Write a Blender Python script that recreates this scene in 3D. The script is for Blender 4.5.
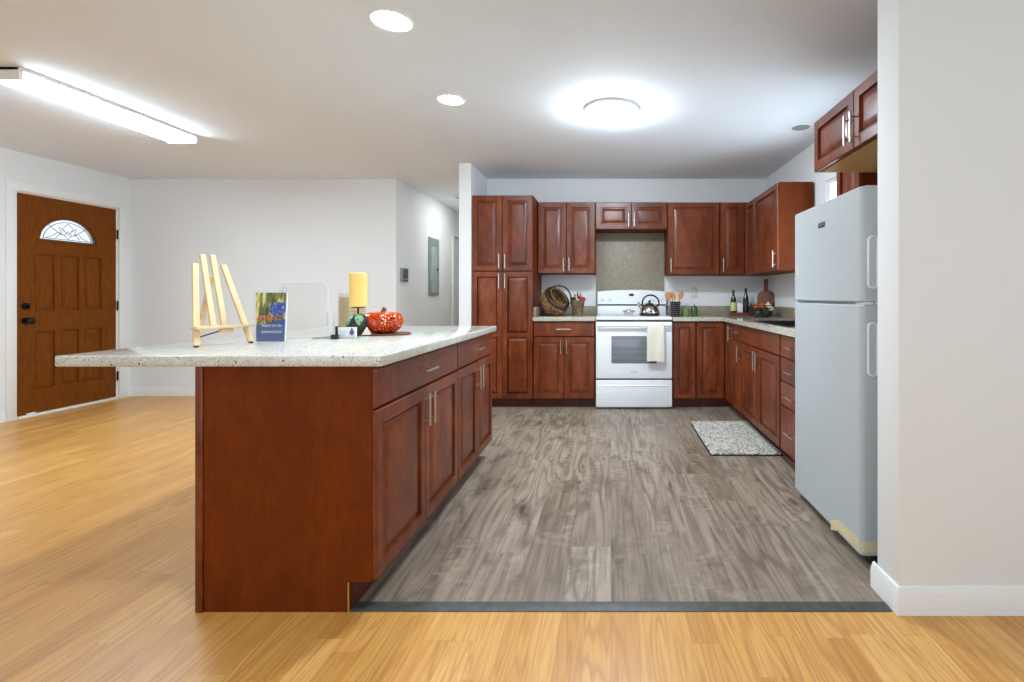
import bpy, bmesh, math, random
from mathutils import Vector, Matrix, Euler
R = math.radians
random.seed(7)
for o in list(bpy.data.objects): bpy.data.objects.remove(o)
COL = bpy.context.scene.collection
SC = bpy.context.scene

# ------------------------------------------------------------ camera, world, light
cam = bpy.data.cameras.new('camera'); cam.sensor_width = 36.0; cam.lens = 490.0 / 1024 * 36
cam.shift_x = (512 - 611) / 1024; cam.shift_y = (296 - 341) / 1024
cam.clip_start = 0.02
co = bpy.data.objects.new('camera', cam); co.location = (0, 0, 1.125); co.rotation_euler = (R(90), 0, 0)
COL.objects.link(co); SC.camera = co
SC.view_settings.view_transform = 'Standard'; SC.view_settings.look = 'None'
SC.view_settings.gamma = 1.0; SC.view_settings.use_curve_mapping = False
SC.view_settings.exposure = 0.85
W = bpy.data.worlds.new('sky'); SC.world = W; W.use_nodes = True
W.node_tree.nodes['Background'].inputs[0].default_value = (0.86, 0.93, 1.0, 1)
W.node_tree.nodes['Background'].inputs[1].default_value = 0.75
def area(name, loc, rot, sx, sy, power, color):
    l = bpy.data.lights.new(name, 'AREA'); l.shape = 'RECTANGLE'; l.size = sx; l.size_y = sy
    l.energy = power; l.color = color
    o = bpy.data.objects.new(name, l); o.location = loc; o.rotation_euler = rot; COL.objects.link(o)
    return o
# daylight through the wide windows of the living room behind the camera, and the kitchen window
area('daylight_rear', (-1.2, -3.75, 1.35), (R(90), 0, 0), 5.4, 1.9, 27, (0.68, 0.88, 1.0))
area('daylight_side', (3.45, -1.2, 1.35), (R(90), 0, R(90)), 2.6, 1.8, 12, (0.74, 0.88, 1.0))
area('daylight_kitchen', (2.02, 3.56, 1.55), (R(90), 0, R(90)), 0.80, 0.9, 16, (0.74, 0.88, 1.0))

# ------------------------------------------------------------ mesh helpers
class MB:
    def __init__(s): s.bm = bmesh.new(); s.mi = 0
    def _fin(s, geom_faces):
        for f in geom_faces: f.material_index = s.mi
    def box(s, x0, x1, y0, y1, z0, z1, bev=0.0, seg=2, M=None):
        bm = s.bm
        vs = [bm.verts.new((x, y, z)) for z in (z0, z1) for y in (y0, y1) for x in (x0, x1)]
        idx = [(0,2,3,1), (4,5,7,6), (0,1,5,4), (2,6,7,3), (0,4,6,2), (1,3,7,5)]
        fs = [bm.faces.new([vs[i] for i in q]) for q in idx]
        s._fin(fs)
        if M is not None:
            for v in vs: v.co = M @ v.co
        if bev > 0:
            es = list({e for f in fs for e in f.edges})
            r = bmesh.ops.bevel(bm, geom=es, offset=bev, segments=seg, affect='EDGES', profile=0.5)
            s._fin(r['faces'])
        return s
    def quad(s, pts):
        f = s.bm.faces.new([s.bm.verts.new(p) for p in pts]); s._fin([f]); return s
    def rings(s, loops, cap0=True, cap1=True, closed=True):
        bm = s.bm; L = [[bm.verts.new(p) for p in lp] for lp in loops]
        n = len(L[0])
        for a, b in zip(L, L[1:]):
            for i in range(n if closed else n - 1):
                j = (i + 1) % n
                s._fin([bm.faces.new((a[i], a[j], b[j], b[i]))])
        if cap0: s._fin([bm.faces.new(L[0][::-1])])
        if cap1: s._fin([bm.faces.new(L[-1])])
        return s
    def cyl(s, p0, p1, r0, r1=None, seg=16, caps=True):
        r1 = r0 if r1 is None else r1
        p0 = Vector(p0); p1 = Vector(p1); d = (p1 - p0).normalized()
        u = d.orthogonal().normalized(); v = d.cross(u)
        def lp(p, r): return [p + u * (r * math.cos(2*math.pi*i/seg)) + v * (r * math.sin(2*math.pi*i/seg)) for i in range(seg)]
        return s.rings([lp(p0, r0), lp(p1, r1)], caps, caps)
    def lathe(s, prof, c=(0,0,0), seg=32, M=None, cap0=False, cap1=False):
        loops = []
        for r, z in prof:
            lp = []
            for i in range(seg):
                a = 2*math.pi*i/seg
                p = Vector((max(r,1e-5)*math.cos(a), max(r,1e-5)*math.sin(a), z))
                if M is not None: p = M @ p
                lp.append(p + Vector(c))
            loops.append(lp)
        return s.rings(loops, cap0, cap1)
    def tube(s, pts, r, seg=8, closed=False):
        P = [Vector(p) for p in pts]; n = len(P)
        rr = r if isinstance(r, (list, tuple)) else [r]*n
        loops = []; u = None
        for i in range(n):
            if closed: t = P[(i+1) % n] - P[i-1]
            else: t = P[min(i+1, n-1)] - P[max(i-1, 0)]
            t.normalize()
            if u is None: u = t.orthogonal().normalized()
            else:
                u = (u - t * u.dot(t)); u.normalize()
            v = t.cross(u)
            loops.append([P[i] + u*(rr[i]*math.cos(2*math.pi*k/seg)) + v*(rr[i]*math.sin(2*math.pi*k/seg)) for k in range(seg)])
        if closed:
            loops.append([p.copy() for p in loops[0]])
            return s.rings(loops, False, False)
        return s.rings(loops, True, True)
    def prism(s, poly, axis, lo, hi):
        def mk(t):
            o = []
            for a, b in poly:
                o.append({'x': (t, a, b), 'y': (a, t, b), 'z': (a, b, t)}[axis])
            return o
        return s.rings([mk(lo), mk(hi)])
    def ball(s, c, r, seg=16, rg=10, M=None):
        if not isinstance(r, (list, tuple)): r = (r, r, r)
        loops = []
        for j in range(rg + 1):
            ph = math.pi * j / rg; q = max(math.sin(ph), 1e-4)
            lp = []
            for i in range(seg):
                a = 2*math.pi*i/seg
                p = Vector((r[0]*q*math.cos(a), r[1]*q*math.sin(a), -r[2]*math.cos(ph)))
                if M is not None: p = M @ p
                lp.append(p + Vector(c))
            loops.append(lp)
        return s.rings(loops, True, True)
    def raised(s, x0, x1, z0, z1, prof, y=0.0, back=None):
        """nested rectangles: prof = [(inset, depth)], depth along +y from the front plane y"""
        loops = []
        for ins, d in prof:
            loops.append([(x0+ins, y+d, z0+ins), (x1-ins, y+d, z0+ins), (x1-ins, y+d, z1-ins), (x0+ins, y+d, z1-ins)])
        return s.rings(loops)
    def build(s, name, mats, parent=None, ang=32, loc=(0,0,0), smooth=True):
        bm = s.bm
        bmesh.ops.recalc_face_normals(bm, faces=bm.faces[:])
        me = bpy.data.meshes.new(name); bm.to_mesh(me); bm.free()
        if not isinstance(mats, (list, tuple)): mats = [mats]
        for m in mats: me.materials.append(m)
        if smooth:
            me.polygons.foreach_set('use_smooth', [True]*len(me.polygons))
            me.set_sharp_from_angle(angle=R(ang))
        o = bpy.data.objects.new(name, me); o.location = loc; COL.objects.link(o)
        if parent is not None: o.parent = parent
        return o

def tag(o, label, cat, group=None, kind=None):
    o['label'] = label; o['category'] = cat
    if group: o['group'] = group
    if kind: o['kind'] = kind
    return o
def thing(name, label, cat, loc=(0,0,0), rz=0.0, group=None, kind=None):
    o = bpy.data.objects.new(name, None); o.empty_display_size = 0.05
    o.location = loc; o.rotation_euler = (0, 0, R(rz)); COL.objects.link(o)
    return tag(o, label, cat, group, kind)
def copy_tree(o, parent=None):
    c = o.copy(); COL.objects.link(c)
    if parent is not None: c.parent = parent
    for ch in list(o.children): copy_tree(ch, c)
    return c
def struct(name, mb, mat, label=None):
    o = mb.build(name, mat)
    o['kind'] = 'structure'
    if label: o['label'] = label
    return o
def lettering(name, text, size, mat, parent, loc, rot, extrude=0.0004, sx=1.0):
    cu = bpy.data.curves.new(name, 'FONT'); cu.body = text; cu.size = size; cu.extrude = extrude
    cu.align_x = 'CENTER'; cu.align_y = 'CENTER'
    t = bpy.data.objects.new(name, cu)
    me = bpy.data.meshes.new_from_object(t); bpy.data.objects.remove(t)
    me.materials.clear(); me.materials.append(mat)
    o = bpy.data.objects.new(name, me); o.location = loc; o.rotation_euler = rot; o.scale = (sx, 1, 1)
    COL.objects.link(o); o.parent = parent
    return o

# ------------------------------------------------------------ materials
class NT:
    def __init__(s, name):
        s.m = bpy.data.materials.new(name); s.m.use_nodes = True; s.nt = s.m.node_tree
        s.b = s.nt.nodes['Principled BSDF']
    def n(s, typ, **kw):
        o = s.nt.nodes.new(typ)
        for k, v in kw.items(): setattr(o, k, v)
        return o
    def l(s, a, b): s.nt.links.new(a, b)
    def put(s, sock, v):
        if isinstance(v, bpy.types.NodeSocket): s.l(v, sock)
        else: sock.default_value = v
    def math(s, op, a, b=None, c=None, clamp=False):
        m = s.n('ShaderNodeMath', operation=op); m.use_clamp = clamp
        s.put(m.inputs[0], a)
        if b is not None: s.put(m.inputs[1], b)
        if c is not None: s.put(m.inputs[2], c)
        return m.outputs[0]
    def coords(s, kind='Object'):
        return s.n('ShaderNodeTexCoord').outputs[kind]
    def mapping(s, v, scale=(1,1,1), rot=(0,0,0), loc=(0,0,0)):
        m = s.n('ShaderNodeMapping'); s.l(v, m.inputs[0])
        m.inputs['Scale'].default_value = scale; m.inputs['Rotation'].default_value = rot; m.inputs['Location'].default_value = loc
        return m.outputs[0]
    def noise(s, v, scale, detail=3, rough=0.5, dist=0.0):
        t = s.n('ShaderNodeTexNoise'); s.l(v, t.inputs['Vector'])
        t.inputs['Scale'].default_value = scale; t.inputs['Detail'].default_value = detail
        t.inputs['Roughness'].default_value = rough; t.inputs['Distortion'].default_value = dist
        return t.outputs[0]
    def ramp(s, f, stops, interp='LINEAR'):
        r = s.n('ShaderNodeValToRGB'); s.put(r.inputs[0], f); cr = r.color_ramp; cr.interpolation = interp
        while len(cr.elements) < len(stops): cr.elements.new(0.5)
        for e, (p, c) in zip(cr.elements, stops):
            e.position = p; e.color = (c[0], c[1], c[2], 1) if len(c) == 3 else c
        return r.outputs[0]
    def mix(s, f, a, b, mode='MIX'):
        m = s.n('ShaderNodeMix', data_type='RGBA', blend_type=mode)
        s.put(m.inputs[0], f)
        s.put(m.inputs[6], a if isinstance(a, bpy.types.NodeSocket) else (*a, 1))
        s.put(m.inputs[7], b if isinstance(b, bpy.types.NodeSocket) else (*b, 1))
        return m.outputs[2]
    def bump(s, h, strength=0.2, dist=0.001):
        b = s.n('ShaderNodeBump'); s.l(h, b.inputs['Height'])
        b.inputs['Strength'].default_value = strength; b.inputs['Distance'].default_value = dist
        s.l(b.outputs[0], s.b.inputs['Normal'])
    def fin(s, col=None, rough=0.5, metal=0.0, coat=0.0, spec=None):
        if col is not None: s.put(s.b.inputs['Base Color'], col if isinstance(col, bpy.types.NodeSocket) else (*col, 1))
        s.put(s.b.inputs['Roughness'], rough); s.b.inputs['Metallic'].default_value = metal
        if coat: s.b.inputs['Coat Weight'].default_value = coat; s.b.inputs['Coat Roughness'].default_value = 0.12
        if spec is not None: s.b.inputs['Specular IOR Level'].default_value = spec
        return s.m
def srgb(r, g, b):
    f = lambda c: (c/255/12.92) if c/255 <= 0.04045 else ((c/255+0.055)/1.055)**2.4
    return (f(r), f(g), f(b))
def plain(name, col, rough=0.5, metal=0.0, coat=0.0, var=0.04, scale=8, bump=0):
    t = NT(name); c = t.coords()
    n = t.noise(c, scale, 3)
    a = tuple(x*(1-var) for x in col); b = tuple(min(1, x*(1+var)) for x in col)
    cc = t.ramp(n, [(0.3, a), (0.7, b)])
    if bump: t.bump(t.noise(c, 220, 2), bump, 0.001)
    return t.fin(cc, rough, metal, coat)
def emis(name, col, strength, base=(0.9,0.9,0.9)):
    t = NT(name); t.fin(base, 0.4)
    t.b.inputs['Emission Color'].default_value = (*col, 1); t.b.inputs['Emission Strength'].default_value = strength
    return t.m
def glass(name, col=(1,1,1), rough=0.0, ior=1.45, alpha=None):
    t = NT(name); t.fin(col, rough); t.b.inputs['Transmission Weight'].default_value = 1.0; t.b.inputs['IOR'].default_value = ior
    return t.m
def thin_clear(name, tint=(0.97,0.98,0.98), gloss=0.08):
    t = NT(name); nt = t.nt
    tr = t.n('ShaderNodeBsdfTransparent'); tr.inputs[0].default_value = (*tint, 1)
    gl = t.n('ShaderNodeBsdfGlossy'); gl.inputs['Roughness'].default_value = 0.08; gl.inputs[0].default_value = (1,1,1,1)
    fr = t.n('ShaderNodeFresnel'); fr.inputs[0].default_value = 1.45
    geo = t.n('ShaderNodeNewGeometry')
    f = t.math('MULTIPLY', t.math('ADD', fr.outputs[0], gloss*0.3, clamp=True), t.math('SUBTRACT', 1.0, geo.outputs['Backfacing']))
    mx = t.n('ShaderNodeMixShader'); t.l(f, mx.inputs[0]); t.l(tr.outputs[0], mx.inputs[1]); t.l(gl.outputs[0], mx.inputs[2])
    nt.nodes.remove(t.b)
    t.l(mx.outputs[0], nt.nodes['Material Output'].inputs[0])
    return t.m

def plank_mat(name, w, L, cols, grain_dark, grain_amt, contour, contour_amt, rough, seam=0.55, fine=(90, 3.0), knots=0.0, smear=0.0):
    t = NT(name); c = t.coords(); sp = t.n('ShaderNodeSeparateXYZ'); t.l(c, sp.inputs[0])
    x, y = sp.outputs[0], sp.outputs[1]
    xs = t.math('DIVIDE', x, w); row = t.math('FLOOR', xs)
    wn = t.n('ShaderNodeTexWhiteNoise', noise_dimensions='1D'); t.l(row, wn.inputs['W'])
    ys = t.math('ADD', t.math('DIVIDE', y, L), t.math('MULTIPLY', wn.outputs[0], 7.3)); colu = t.math('FLOOR', ys)
    cv = t.n('ShaderNodeCombineXYZ'); t.l(row, cv.inputs[0]); t.l(colu, cv.inputs[1])
    wn2 = t.n('ShaderNodeTexWhiteNoise', noise_dimensions='2D'); t.l(cv.outputs[0], wn2.inputs['Vector'])
    rnd = wn2.outputs[0]
    base = t.ramp(rnd, [(i/(len(cols)-1), k) for i, k in enumerate(cols)])
    z = t.math('MULTIPLY', rnd, 37.0)
    def vec(sx, sy):
        v = t.n('ShaderNodeCombineXYZ'); t.l(t.math('MULTIPLY', x, sx), v.inputs[0]); t.l(t.math('MULTIPLY', y, sy), v.inputs[1]); t.l(z, v.inputs[2]); return v.outputs[0]
    # cathedral contours
    lo = t.noise(vec(contour[0], contour[1]), 1.0, 1.5, 0.4)
    kd = None
    if knots:
        kv = t.n('ShaderNodeTexVoronoi'); t.l(vec(5.2, 1.9), kv.inputs['Vector']); kv.inputs['Scale'].default_value = 1.0
        kd = kv.outputs['Distance']
        lo = t.math('ADD', lo, t.math('DIVIDE', 0.055, t.math('ADD', kd, 0.10)))
    sn = t.math('SINE', t.math('MULTIPLY', lo, contour[2]))
    sn = t.math('MULTIPLY_ADD', sn, 0.5, 0.5)
    sn = t.math('POWER', sn, 2.2)
    fg = t.noise(vec(fine[0], fine[1]), 1.0, 4, 0.6)
    fgm = t.ramp(fg, [(0.42, (0,0,0)), (0.72, (1,1,1))])
    patch = t.ramp(t.noise(vec(3.0, 0.8), 1.0, 2), [(0.30, (0.15,0.15,0.15)), (0.58, (1,1,1))])
    g1 = t.math('MULTIPLY', t.math('MULTIPLY', sn, contour_amt), patch)
    col = t.mix(g1, base, grain_dark)
    col = t.mix(t.math('MULTIPLY', fgm, grain_amt), col, grain_dark)
    if knots:
        kn = t.noise(vec(5.5, 2.2), 1.0, 4, 0.62, 0.6)
        km = t.ramp(kn, [(0.55, (0,0,0)), (0.70, (1,1,1))])
        col = t.mix(t.math('MULTIPLY', km, knots*0.75), col, tuple(v*0.75 for v in grain_dark))
        core = t.ramp(kd, [(0.035, (1,1,1)), (0.12, (0,0,0))])
        halo = t.ramp(kd, [(0.08, (1,1,1)), (0.30, (0,0,0))])
        col = t.mix(t.math('MULTIPLY', halo, 0.35), col, grain_dark)
        col = t.mix(t.math('MULTIPLY', core, 0.8), col, tuple(v*0.45 for v in grain_dark))
    if smear:
        sm = t.noise(vec(16, 26), 1.0, 4, 0.65)
        sm2 = t.noise(vec(4, 1.6), 1.0, 3, 0.6)
        smm = t.math('MULTIPLY', t.ramp(sm, [(0.45, (0,0,0)), (0.8, (1,1,1))]), t.ramp(sm2, [(0.42, (0,0,0)), (0.66, (1,1,1))]))
        col = t.mix(t.math('MULTIPLY', smm, smear), col, tuple(min(1, v*1.5) for v in cols[-1]))
    fx = t.math('FRACT', xs); fy = t.math('FRACT', ys)
    ex = t.math('MULTIPLY', t.math('MINIMUM', fx, t.math('SUBTRACT', 1.0, fx)), w)
    ey = t.math('MULTIPLY', t.math('MINIMUM', fy, t.math('SUBTRACT', 1.0, fy)), L)
    e = t.math('LESS_THAN', t.math('MINIMUM', ex, ey), 0.0012)
    col = t.mix(t.math('MULTIPLY', e, seam), col, tuple(v*0.45 for v in grain_dark))
    t.bump(t.math('SUBTRACT', fg, e), 0.08, 0.0006)
    return t.fin(col, rough)

def granite(name, base1, base2, specks, scale=150, rough=0.12, dens=0.14):
    t = NT(name); c = t.coords()
    b = t.ramp(t.noise(c, 22, 4, 0.6), [(0.35, base1), (0.65, base2)])
    def layer(sc, lo, colr, prev, off):
        v = t.n('ShaderNodeTexVoronoi'); t.l(t.mapping(c, loc=off), v.inputs['Vector']); v.inputs['Scale'].default_value = sc
        s = t.n('ShaderNodeSeparateColor'); t.l(v.outputs['Color'], s.inputs[0])
        m = t.math('MULTIPLY', t.math('LESS_THAN', s.outputs[0], lo), t.math('LESS_THAN', v.outputs['Distance'], 0.42 + 0.0))
        return t.mix(m, prev, colr)
    col = layer(scale*0.8, 0.30, specks[0], b, (0,0,0))
    col = layer(scale*1.3, 0.25, specks[1], col, (3.1,1.7,2.2))
    col = layer(scale*1.0, dens, specks[2], col, (7.7,4.1,0.3))
    col = layer(scale*0.6, dens*0.35, specks[3], col, (1.7,9.1,5.3))
    return t.fin(col, rough, spec=0.5)

def cherry(name, a, b, c3, rough=0.33, sc=(1,1,1), spec=0.25):
    t = NT(name); c = t.coords()
    info = t.n('ShaderNodeObjectInfo')
    off = t.n('ShaderNodeVectorMath', operation='ADD'); t.l(c, off.inputs[0])
    cb = t.n('ShaderNodeCombineXYZ'); r = t.math('MULTIPLY', info.outputs['Random'], 31.0)
    for i in range(3): t.l(r, cb.inputs[i])
    t.l(cb.outputs[0], off.inputs[1])
    v = off.outputs[0]
    n1 = t.noise(t.mapping(v, scale=(5*sc[0], 5*sc[1], 2.0*sc[2])), 1.0, 4, 0.6, 0.8)
    n2 = t.noise(t.mapping(v, scale=(120*sc[0], 120*sc[1], 5*sc[2])), 1.0, 3, 0.6)
    n3 = t.noise(t.mapping(v, scale=(24*sc[0], 24*sc[1], 12*sc[2])), 1.0, 4, 0.7)
    nn = t.math('ADD', t.math('MULTIPLY', n1, 0.6), t.math('MULTIPLY', n3, 0.4))
    col = t.ramp(nn, [(0.32, a), (0.5, b), (0.68, c3)])
    col = t.mix(t.math('MULTIPLY', t.ramp(n2, [(0.45, (0,0,0)), (0.75, (1,1,1))]), 0.22), col, tuple(x*0.5 for x in a))
    tint = t.math('MULTIPLY_ADD', info.outputs['Random'], 0.16, 0.92)
    hv = t.n('ShaderNodeHueSaturation'); t.l(col, hv.inputs['Color']); t.l(tint, hv.inputs['Value'])
    return t.fin(hv.outputs[0], rough, coat=0.0, spec=spec)

M = {}
M['wall'] = plain('wall_paint', (0.82, 0.83, 0.84), 0.75, var=0.01, scale=2, bump=0.05)
M['ceil'] = plain('ceiling_paint', (0.82, 0.87, 0.93), 0.85, var=0.01, scale=2, bump=0.05)
M['trim'] = plain('trim_paint', (0.84, 0.84, 0.83), 0.4, var=0.01)
M['oak'] = plank_mat('oak_floor', 0.088, 0.72, [srgb(206,150,78), srgb(224,170,94), srgb(216,160,86), srgb(234,184,110)],
                     srgb(174,108,44), 0.50, (15.0, 1.0, 62.0), 0.48, 0.36, seam=0.18, fine=(170, 5.0))
M['gray'] = plank_mat('grey_plank_floor', 0.181, 1.22, [srgb(138,122,106), srgb(160,144,128), srgb(148,132,116), srgb(174,158,142)],
                      srgb(82,66,53), 0.62, (8.0, 0.9, 42.0), 0.55, 0.42, seam=0.30, fine=(85, 2.8), knots=0.8, smear=0.5)
M['strip'] = plain('slate_vinyl', srgb(66,68,65), 0.5, var=0.25, scale=30)
M['cherry'] = cherry('cherry_wood', srgb(76,31,11), srgb(112,49,19), srgb(144,73,36), rough=0.30, spec=0.42)
M['cherry_box'] = cherry('cherry_veneer', srgb(92,38,5), srgb(108,46,6), srgb(122,55,10), rough=0.5, spec=0.12)
M['kick'] = plain('dark_cherry', srgb(84,30,14), 0.5, var=0.1)
M['tanply'] = plain('tan_plywood', srgb(196,148,84), 0.55, var=0.08, scale=10)
M['granite'] = granite('pale_granite', srgb(200,199,190), srgb(216,214,205), [srgb(172,170,160), srgb(232,231,224), srgb(140,134,122), srgb(84,78,72)], 190, 0.08, 0.10)
M['granite_shaded'] = granite('shaded_granite', srgb(144,132,114), srgb(158,146,128), [srgb(130,118,100), srgb(172,160,142), srgb(112,100,84), srgb(90,80,68)], 170, 0.45)  # darker copy of the counter granite, shade on the upright stone put into colour
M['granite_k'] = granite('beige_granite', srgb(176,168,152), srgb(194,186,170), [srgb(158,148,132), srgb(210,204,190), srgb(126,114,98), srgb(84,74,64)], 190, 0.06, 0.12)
M['nickel'] = plain('brushed_nickel', (0.60,0.57,0.53), 0.28, 1.0, var=0.03)
M['chrome'] = plain('chrome', (0.62,0.57,0.53), 0.12, 1.0, var=0.02)
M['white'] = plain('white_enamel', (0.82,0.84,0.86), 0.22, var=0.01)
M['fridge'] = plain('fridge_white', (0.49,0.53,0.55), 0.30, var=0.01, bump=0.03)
M['black'] = plain('black_plastic', (0.012,0.012,0.014), 0.35, var=0.1)
M['iron'] = plain('black_iron', (0.03,0.028,0.026), 0.45, 0.6, var=0.1)
t = NT('black_composite'); M['blackgloss'] = t.fin((0.004,0.004,0.005), 0.6, spec=0.1)
M['ovenglass'] = plain('oven_window_glass', srgb(118,122,128), 0.08, var=0.02)
M['rack'] = plain('oven_rack_line', srgb(140,144,150), 0.3)
M['cream'] = plain('cream_cloth', srgb(222,214,198), 0.9, var=0.05, scale=60, bump=0.4)
M['pine'] = plain('pale_pine', srgb(228,198,152), 0.5, var=0.06, scale=20)
M['acrylic'] = thin_clear('clear_acrylic')
M['glassv'] = thin_clear('vase_glass', (0.93,0.95,0.95), 0.1)
M['paperw'] = plain('white_paper', (0.85,0.85,0.86), 0.5)
M['wax'] = plain('yellow_wax', srgb(248,203,112), 0.55, var=0.03)
M['leaf'] = plain('green_leaf', srgb(112,160,118), 0.5, var=0.2, scale=40)
M['tansand'] = plain('tan_woven_fibre', srgb(206,172,128), 0.8, var=0.15, scale=90)
M['gmetal'] = plain('grey_painted_metal', srgb(150,163,163), 0.32, 0.3, var=0.03)
M['gmetal2'] = plain('grey_panel_door', srgb(184,198,200), 0.22, 0.3, var=0.02)
M['bronze'] = plain('dark_bronze', srgb(38,30,26), 0.35, 0.6, var=0.1)
M['terr'] = plain('masking_tape', srgb(216,200,158), 0.7, var=0.05)
M['wood_lt'] = plain('wooden_spoon', srgb(198,138,78), 0.55, var=0.15, scale=30)
M['board'] = cherry('walnut_board', srgb(90,50,36), srgb(118,70,50), srgb(140,88,64), 0.5)
M['lcd'] = plain('dark_lcd', srgb(70,84,82), 0.2)
M['lamp_tube'] = emis('tube_diffuser', (0.72, 0.88, 1.0), 29.0)
M['lamp_down'] = emis('downlight_lens', (0.78, 0.91, 1.0), 120.0)
M['lamp_fill'] = emis('fill_downlight_lens', (0.72, 0.88, 1.0), 30.0)  # lens of the weaker unseen downlights added for fill
M['lamp_dome'] = emis('dome_diffuser', (0.80, 0.91, 1.0), 84.0)
M['stucco'] = plain('neighbour_stucco', srgb(245,228,205), 0.9, var=0.04, bump=0.3)
# oak veneer for the front door
t = NT('stained_oak_door'); c = t.coords()
lo = t.noise(t.mapping(c, scale=(7, 7, 1.1)), 1.0, 1.5, 0.4)
sn = t.math('POWER', t.math('MULTIPLY_ADD', t.math('SINE', t.math('MULTIPLY', lo, 70.0)), 0.5, 0.5), 2.0)
fg = t.ramp(t.noise(t.mapping(c, scale=(150, 150, 5)), 1.0, 3, 0.6), [(0.42, (0,0,0)), (0.7, (1,1,1))])
col = t.mix(t.math('MULTIPLY', sn, 0.30), srgb(124,66,10), srgb(84,42,5))
col = t.mix(t.math('MULTIPLY', fg, 0.35), col, srgb(72,34,6))
M['dooroak'] = t.fin(col, 0.5, spec=0.12)
# pierced glazed pumpkin
t = NT('orange_glaze'); c = t.coords()
v = t.n('ShaderNodeTexVoronoi'); t.l(c, v.inputs['Vector']); v.inputs['Scale'].default_value = 95
d = t.math('LESS_THAN', v.outputs['Distance'], 0.42)
sc_ = t.n('ShaderNodeSeparateColor'); t.l(v.outputs['Color'], sc_.inputs[0])
dots = t.ramp(sc_.outputs[0], [(0.0, srgb(56,16,8)), (0.5, srgb(120,35,12)), (0.7, srgb(240,190,150)), (1.0, srgb(250,220,190))], 'CONSTANT')
patch = t.ramp(t.noise(c, 11, 2), [(0.42, (0,0,0)), (0.48, (1,1,1))])
col = t.mix(t.math('MULTIPLY', d, patch), t.ramp(t.noise(c, 9, 3), [(0.3, srgb(186,46,10)), (0.7, srgb(218,76,18))]), dots)
M['pumpkin'] = t.fin(col, 0.15)
# wicker
def wicker(name, a, b, sc=220):
    t = NT(name); c = t.coords(); n0 = t.noise(c, 14, 2)
    vv = t.n('ShaderNodeTexVoronoi'); t.l(t.mapping(c, scale=(1, 1, 1.6)), vv.inputs['Vector']); vv.inputs['Scale'].default_value = sc*0.45
    ss = t.n('ShaderNodeSeparateColor'); t.l(vv.outputs['Color'], ss.inputs[0])
    n = t.math('ADD', t.math('MULTIPLY', ss.outputs[0], 0.55), t.math('MULTIPLY', t.noise(c, sc, 3, 0.6), 0.45))
    col = t.mix(t.ramp(n0, [(0.35, (0,0,0)), (0.65, (1,1,1))]), t.ramp(n, [(0.3, tuple(x*0.3 for x in a)), (0.7, a)]), t.ramp(n, [(0.3, tuple(x*0.5 for x in a)), (0.7, b)]))
    return t.fin(col, 0.6)
M['wicker'] = wicker('brown_wicker', srgb(120,76,40), srgb(190,138,84))
M['wicker2'] = wicker('dry_grass_weave', srgb(120,95,68), srgb(172,148,112))
M['wicker_dk'] = wicker('dark_wicker', srgb(58,36,24), srgb(98,64,42))
# braided mat pile
t = NT('mat_pile'); c = t.coords()
v = t.n('ShaderNodeTexVoronoi'); t.l(c, v.inputs['Vector']); v.inputs['Scale'].default_value = 75
s_ = t.n('ShaderNodeSeparateColor'); t.l(v.outputs['Color'], s_.inputs[0])
M['pile'] = t.fin(t.ramp(s_.outputs[0], [(0.0, srgb(120,116,110)), (0.2, srgb(160,155,147)), (0.45, srgb(198,192,183)), (1.0, srgb(218,213,204))], 'LINEAR'), 0.95)
# frosted leaded glass of the fan light
t = NT('frosted_fan_glass'); t.fin((0.95,0.98,1.0), 0.35); t.b.inputs['Transmission Weight'].default_value = 1.0
t.bump(t.noise(t.coords(), 45, 3), 0.4, 0.004)
M['frost'] = t.m
M['lead'] = plain('lead_came', srgb(96,98,96), 0.4, 0.3)
M['orange_f'] = plain('orange_skin', srgb(190,92,44), 0.5, var=0.1, bump=0.2)
M['green_f'] = plain('green_skin', srgb(44,66,32), 0.35, var=0.15)
M['garlic'] = plain('garlic_skin', srgb(226,214,200), 0.6, var=0.06)
M['oil'] = plain('dark_green_bottle', srgb(38,44,18), 0.08, var=0.05)
M['oil2'] = plain('brown_black_bottle', srgb(30,20,14), 0.08, var=0.05)
M['ylabel'] = plain('yellow_green_label', srgb(206,208,140), 0.6, var=0.08)
M['greenjar'] = plain('green_glaze', srgb(108,138,72), 0.15, var=0.2, scale=14)
M['greenjar2'] = plain('dark_green_glaze', srgb(66,96,50), 0.2, var=0.25, scale=14)
M['red_f'] = plain('red_petal', srgb(180,40,34), 0.6, var=0.2, scale=60)
M['dkball'] = plain('dark_pine_scales', srgb(46,42,36), 0.4, var=0.4, scale=60)

# ------------------------------------------------------------ setting
XL, XR, YB, H = -5.417, 1.745, 5.518, 2.445
XH = -2.42
b = MB(); b.box(-5.6, 3.35, -3.65, 1.744, -0.06, 0).box(-5.6, -1.40, 1.744, 9.1, -0.06, 0)
struct('floor', b, M['oak'], 'honey oak strip laminate floor of the living room and hall')
b = MB(); b.box(-1.40, 1.86, 1.744, 5.62, -0.06, 0)
struct('floor_kitchen', b, M['gray'], 'grey brown wide plank floor of the kitchen')
b = MB(); b.prism([(1.744, 0), (1.745, 0.003), (1.765, 0.0075), (1.792, 0.0075), (1.797, 0)], 'x', -0.935, 1.0)
struct('trim_1', b, M['strip'], 'dark slate threshold strip between the oak floor and the grey floor')
b = MB(); b.box(-5.6, 3.35, -3.65, 9.1, H, H+0.1)
struct('ceiling', b, M['ceil'], 'flat pale grey ceiling')
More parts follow.
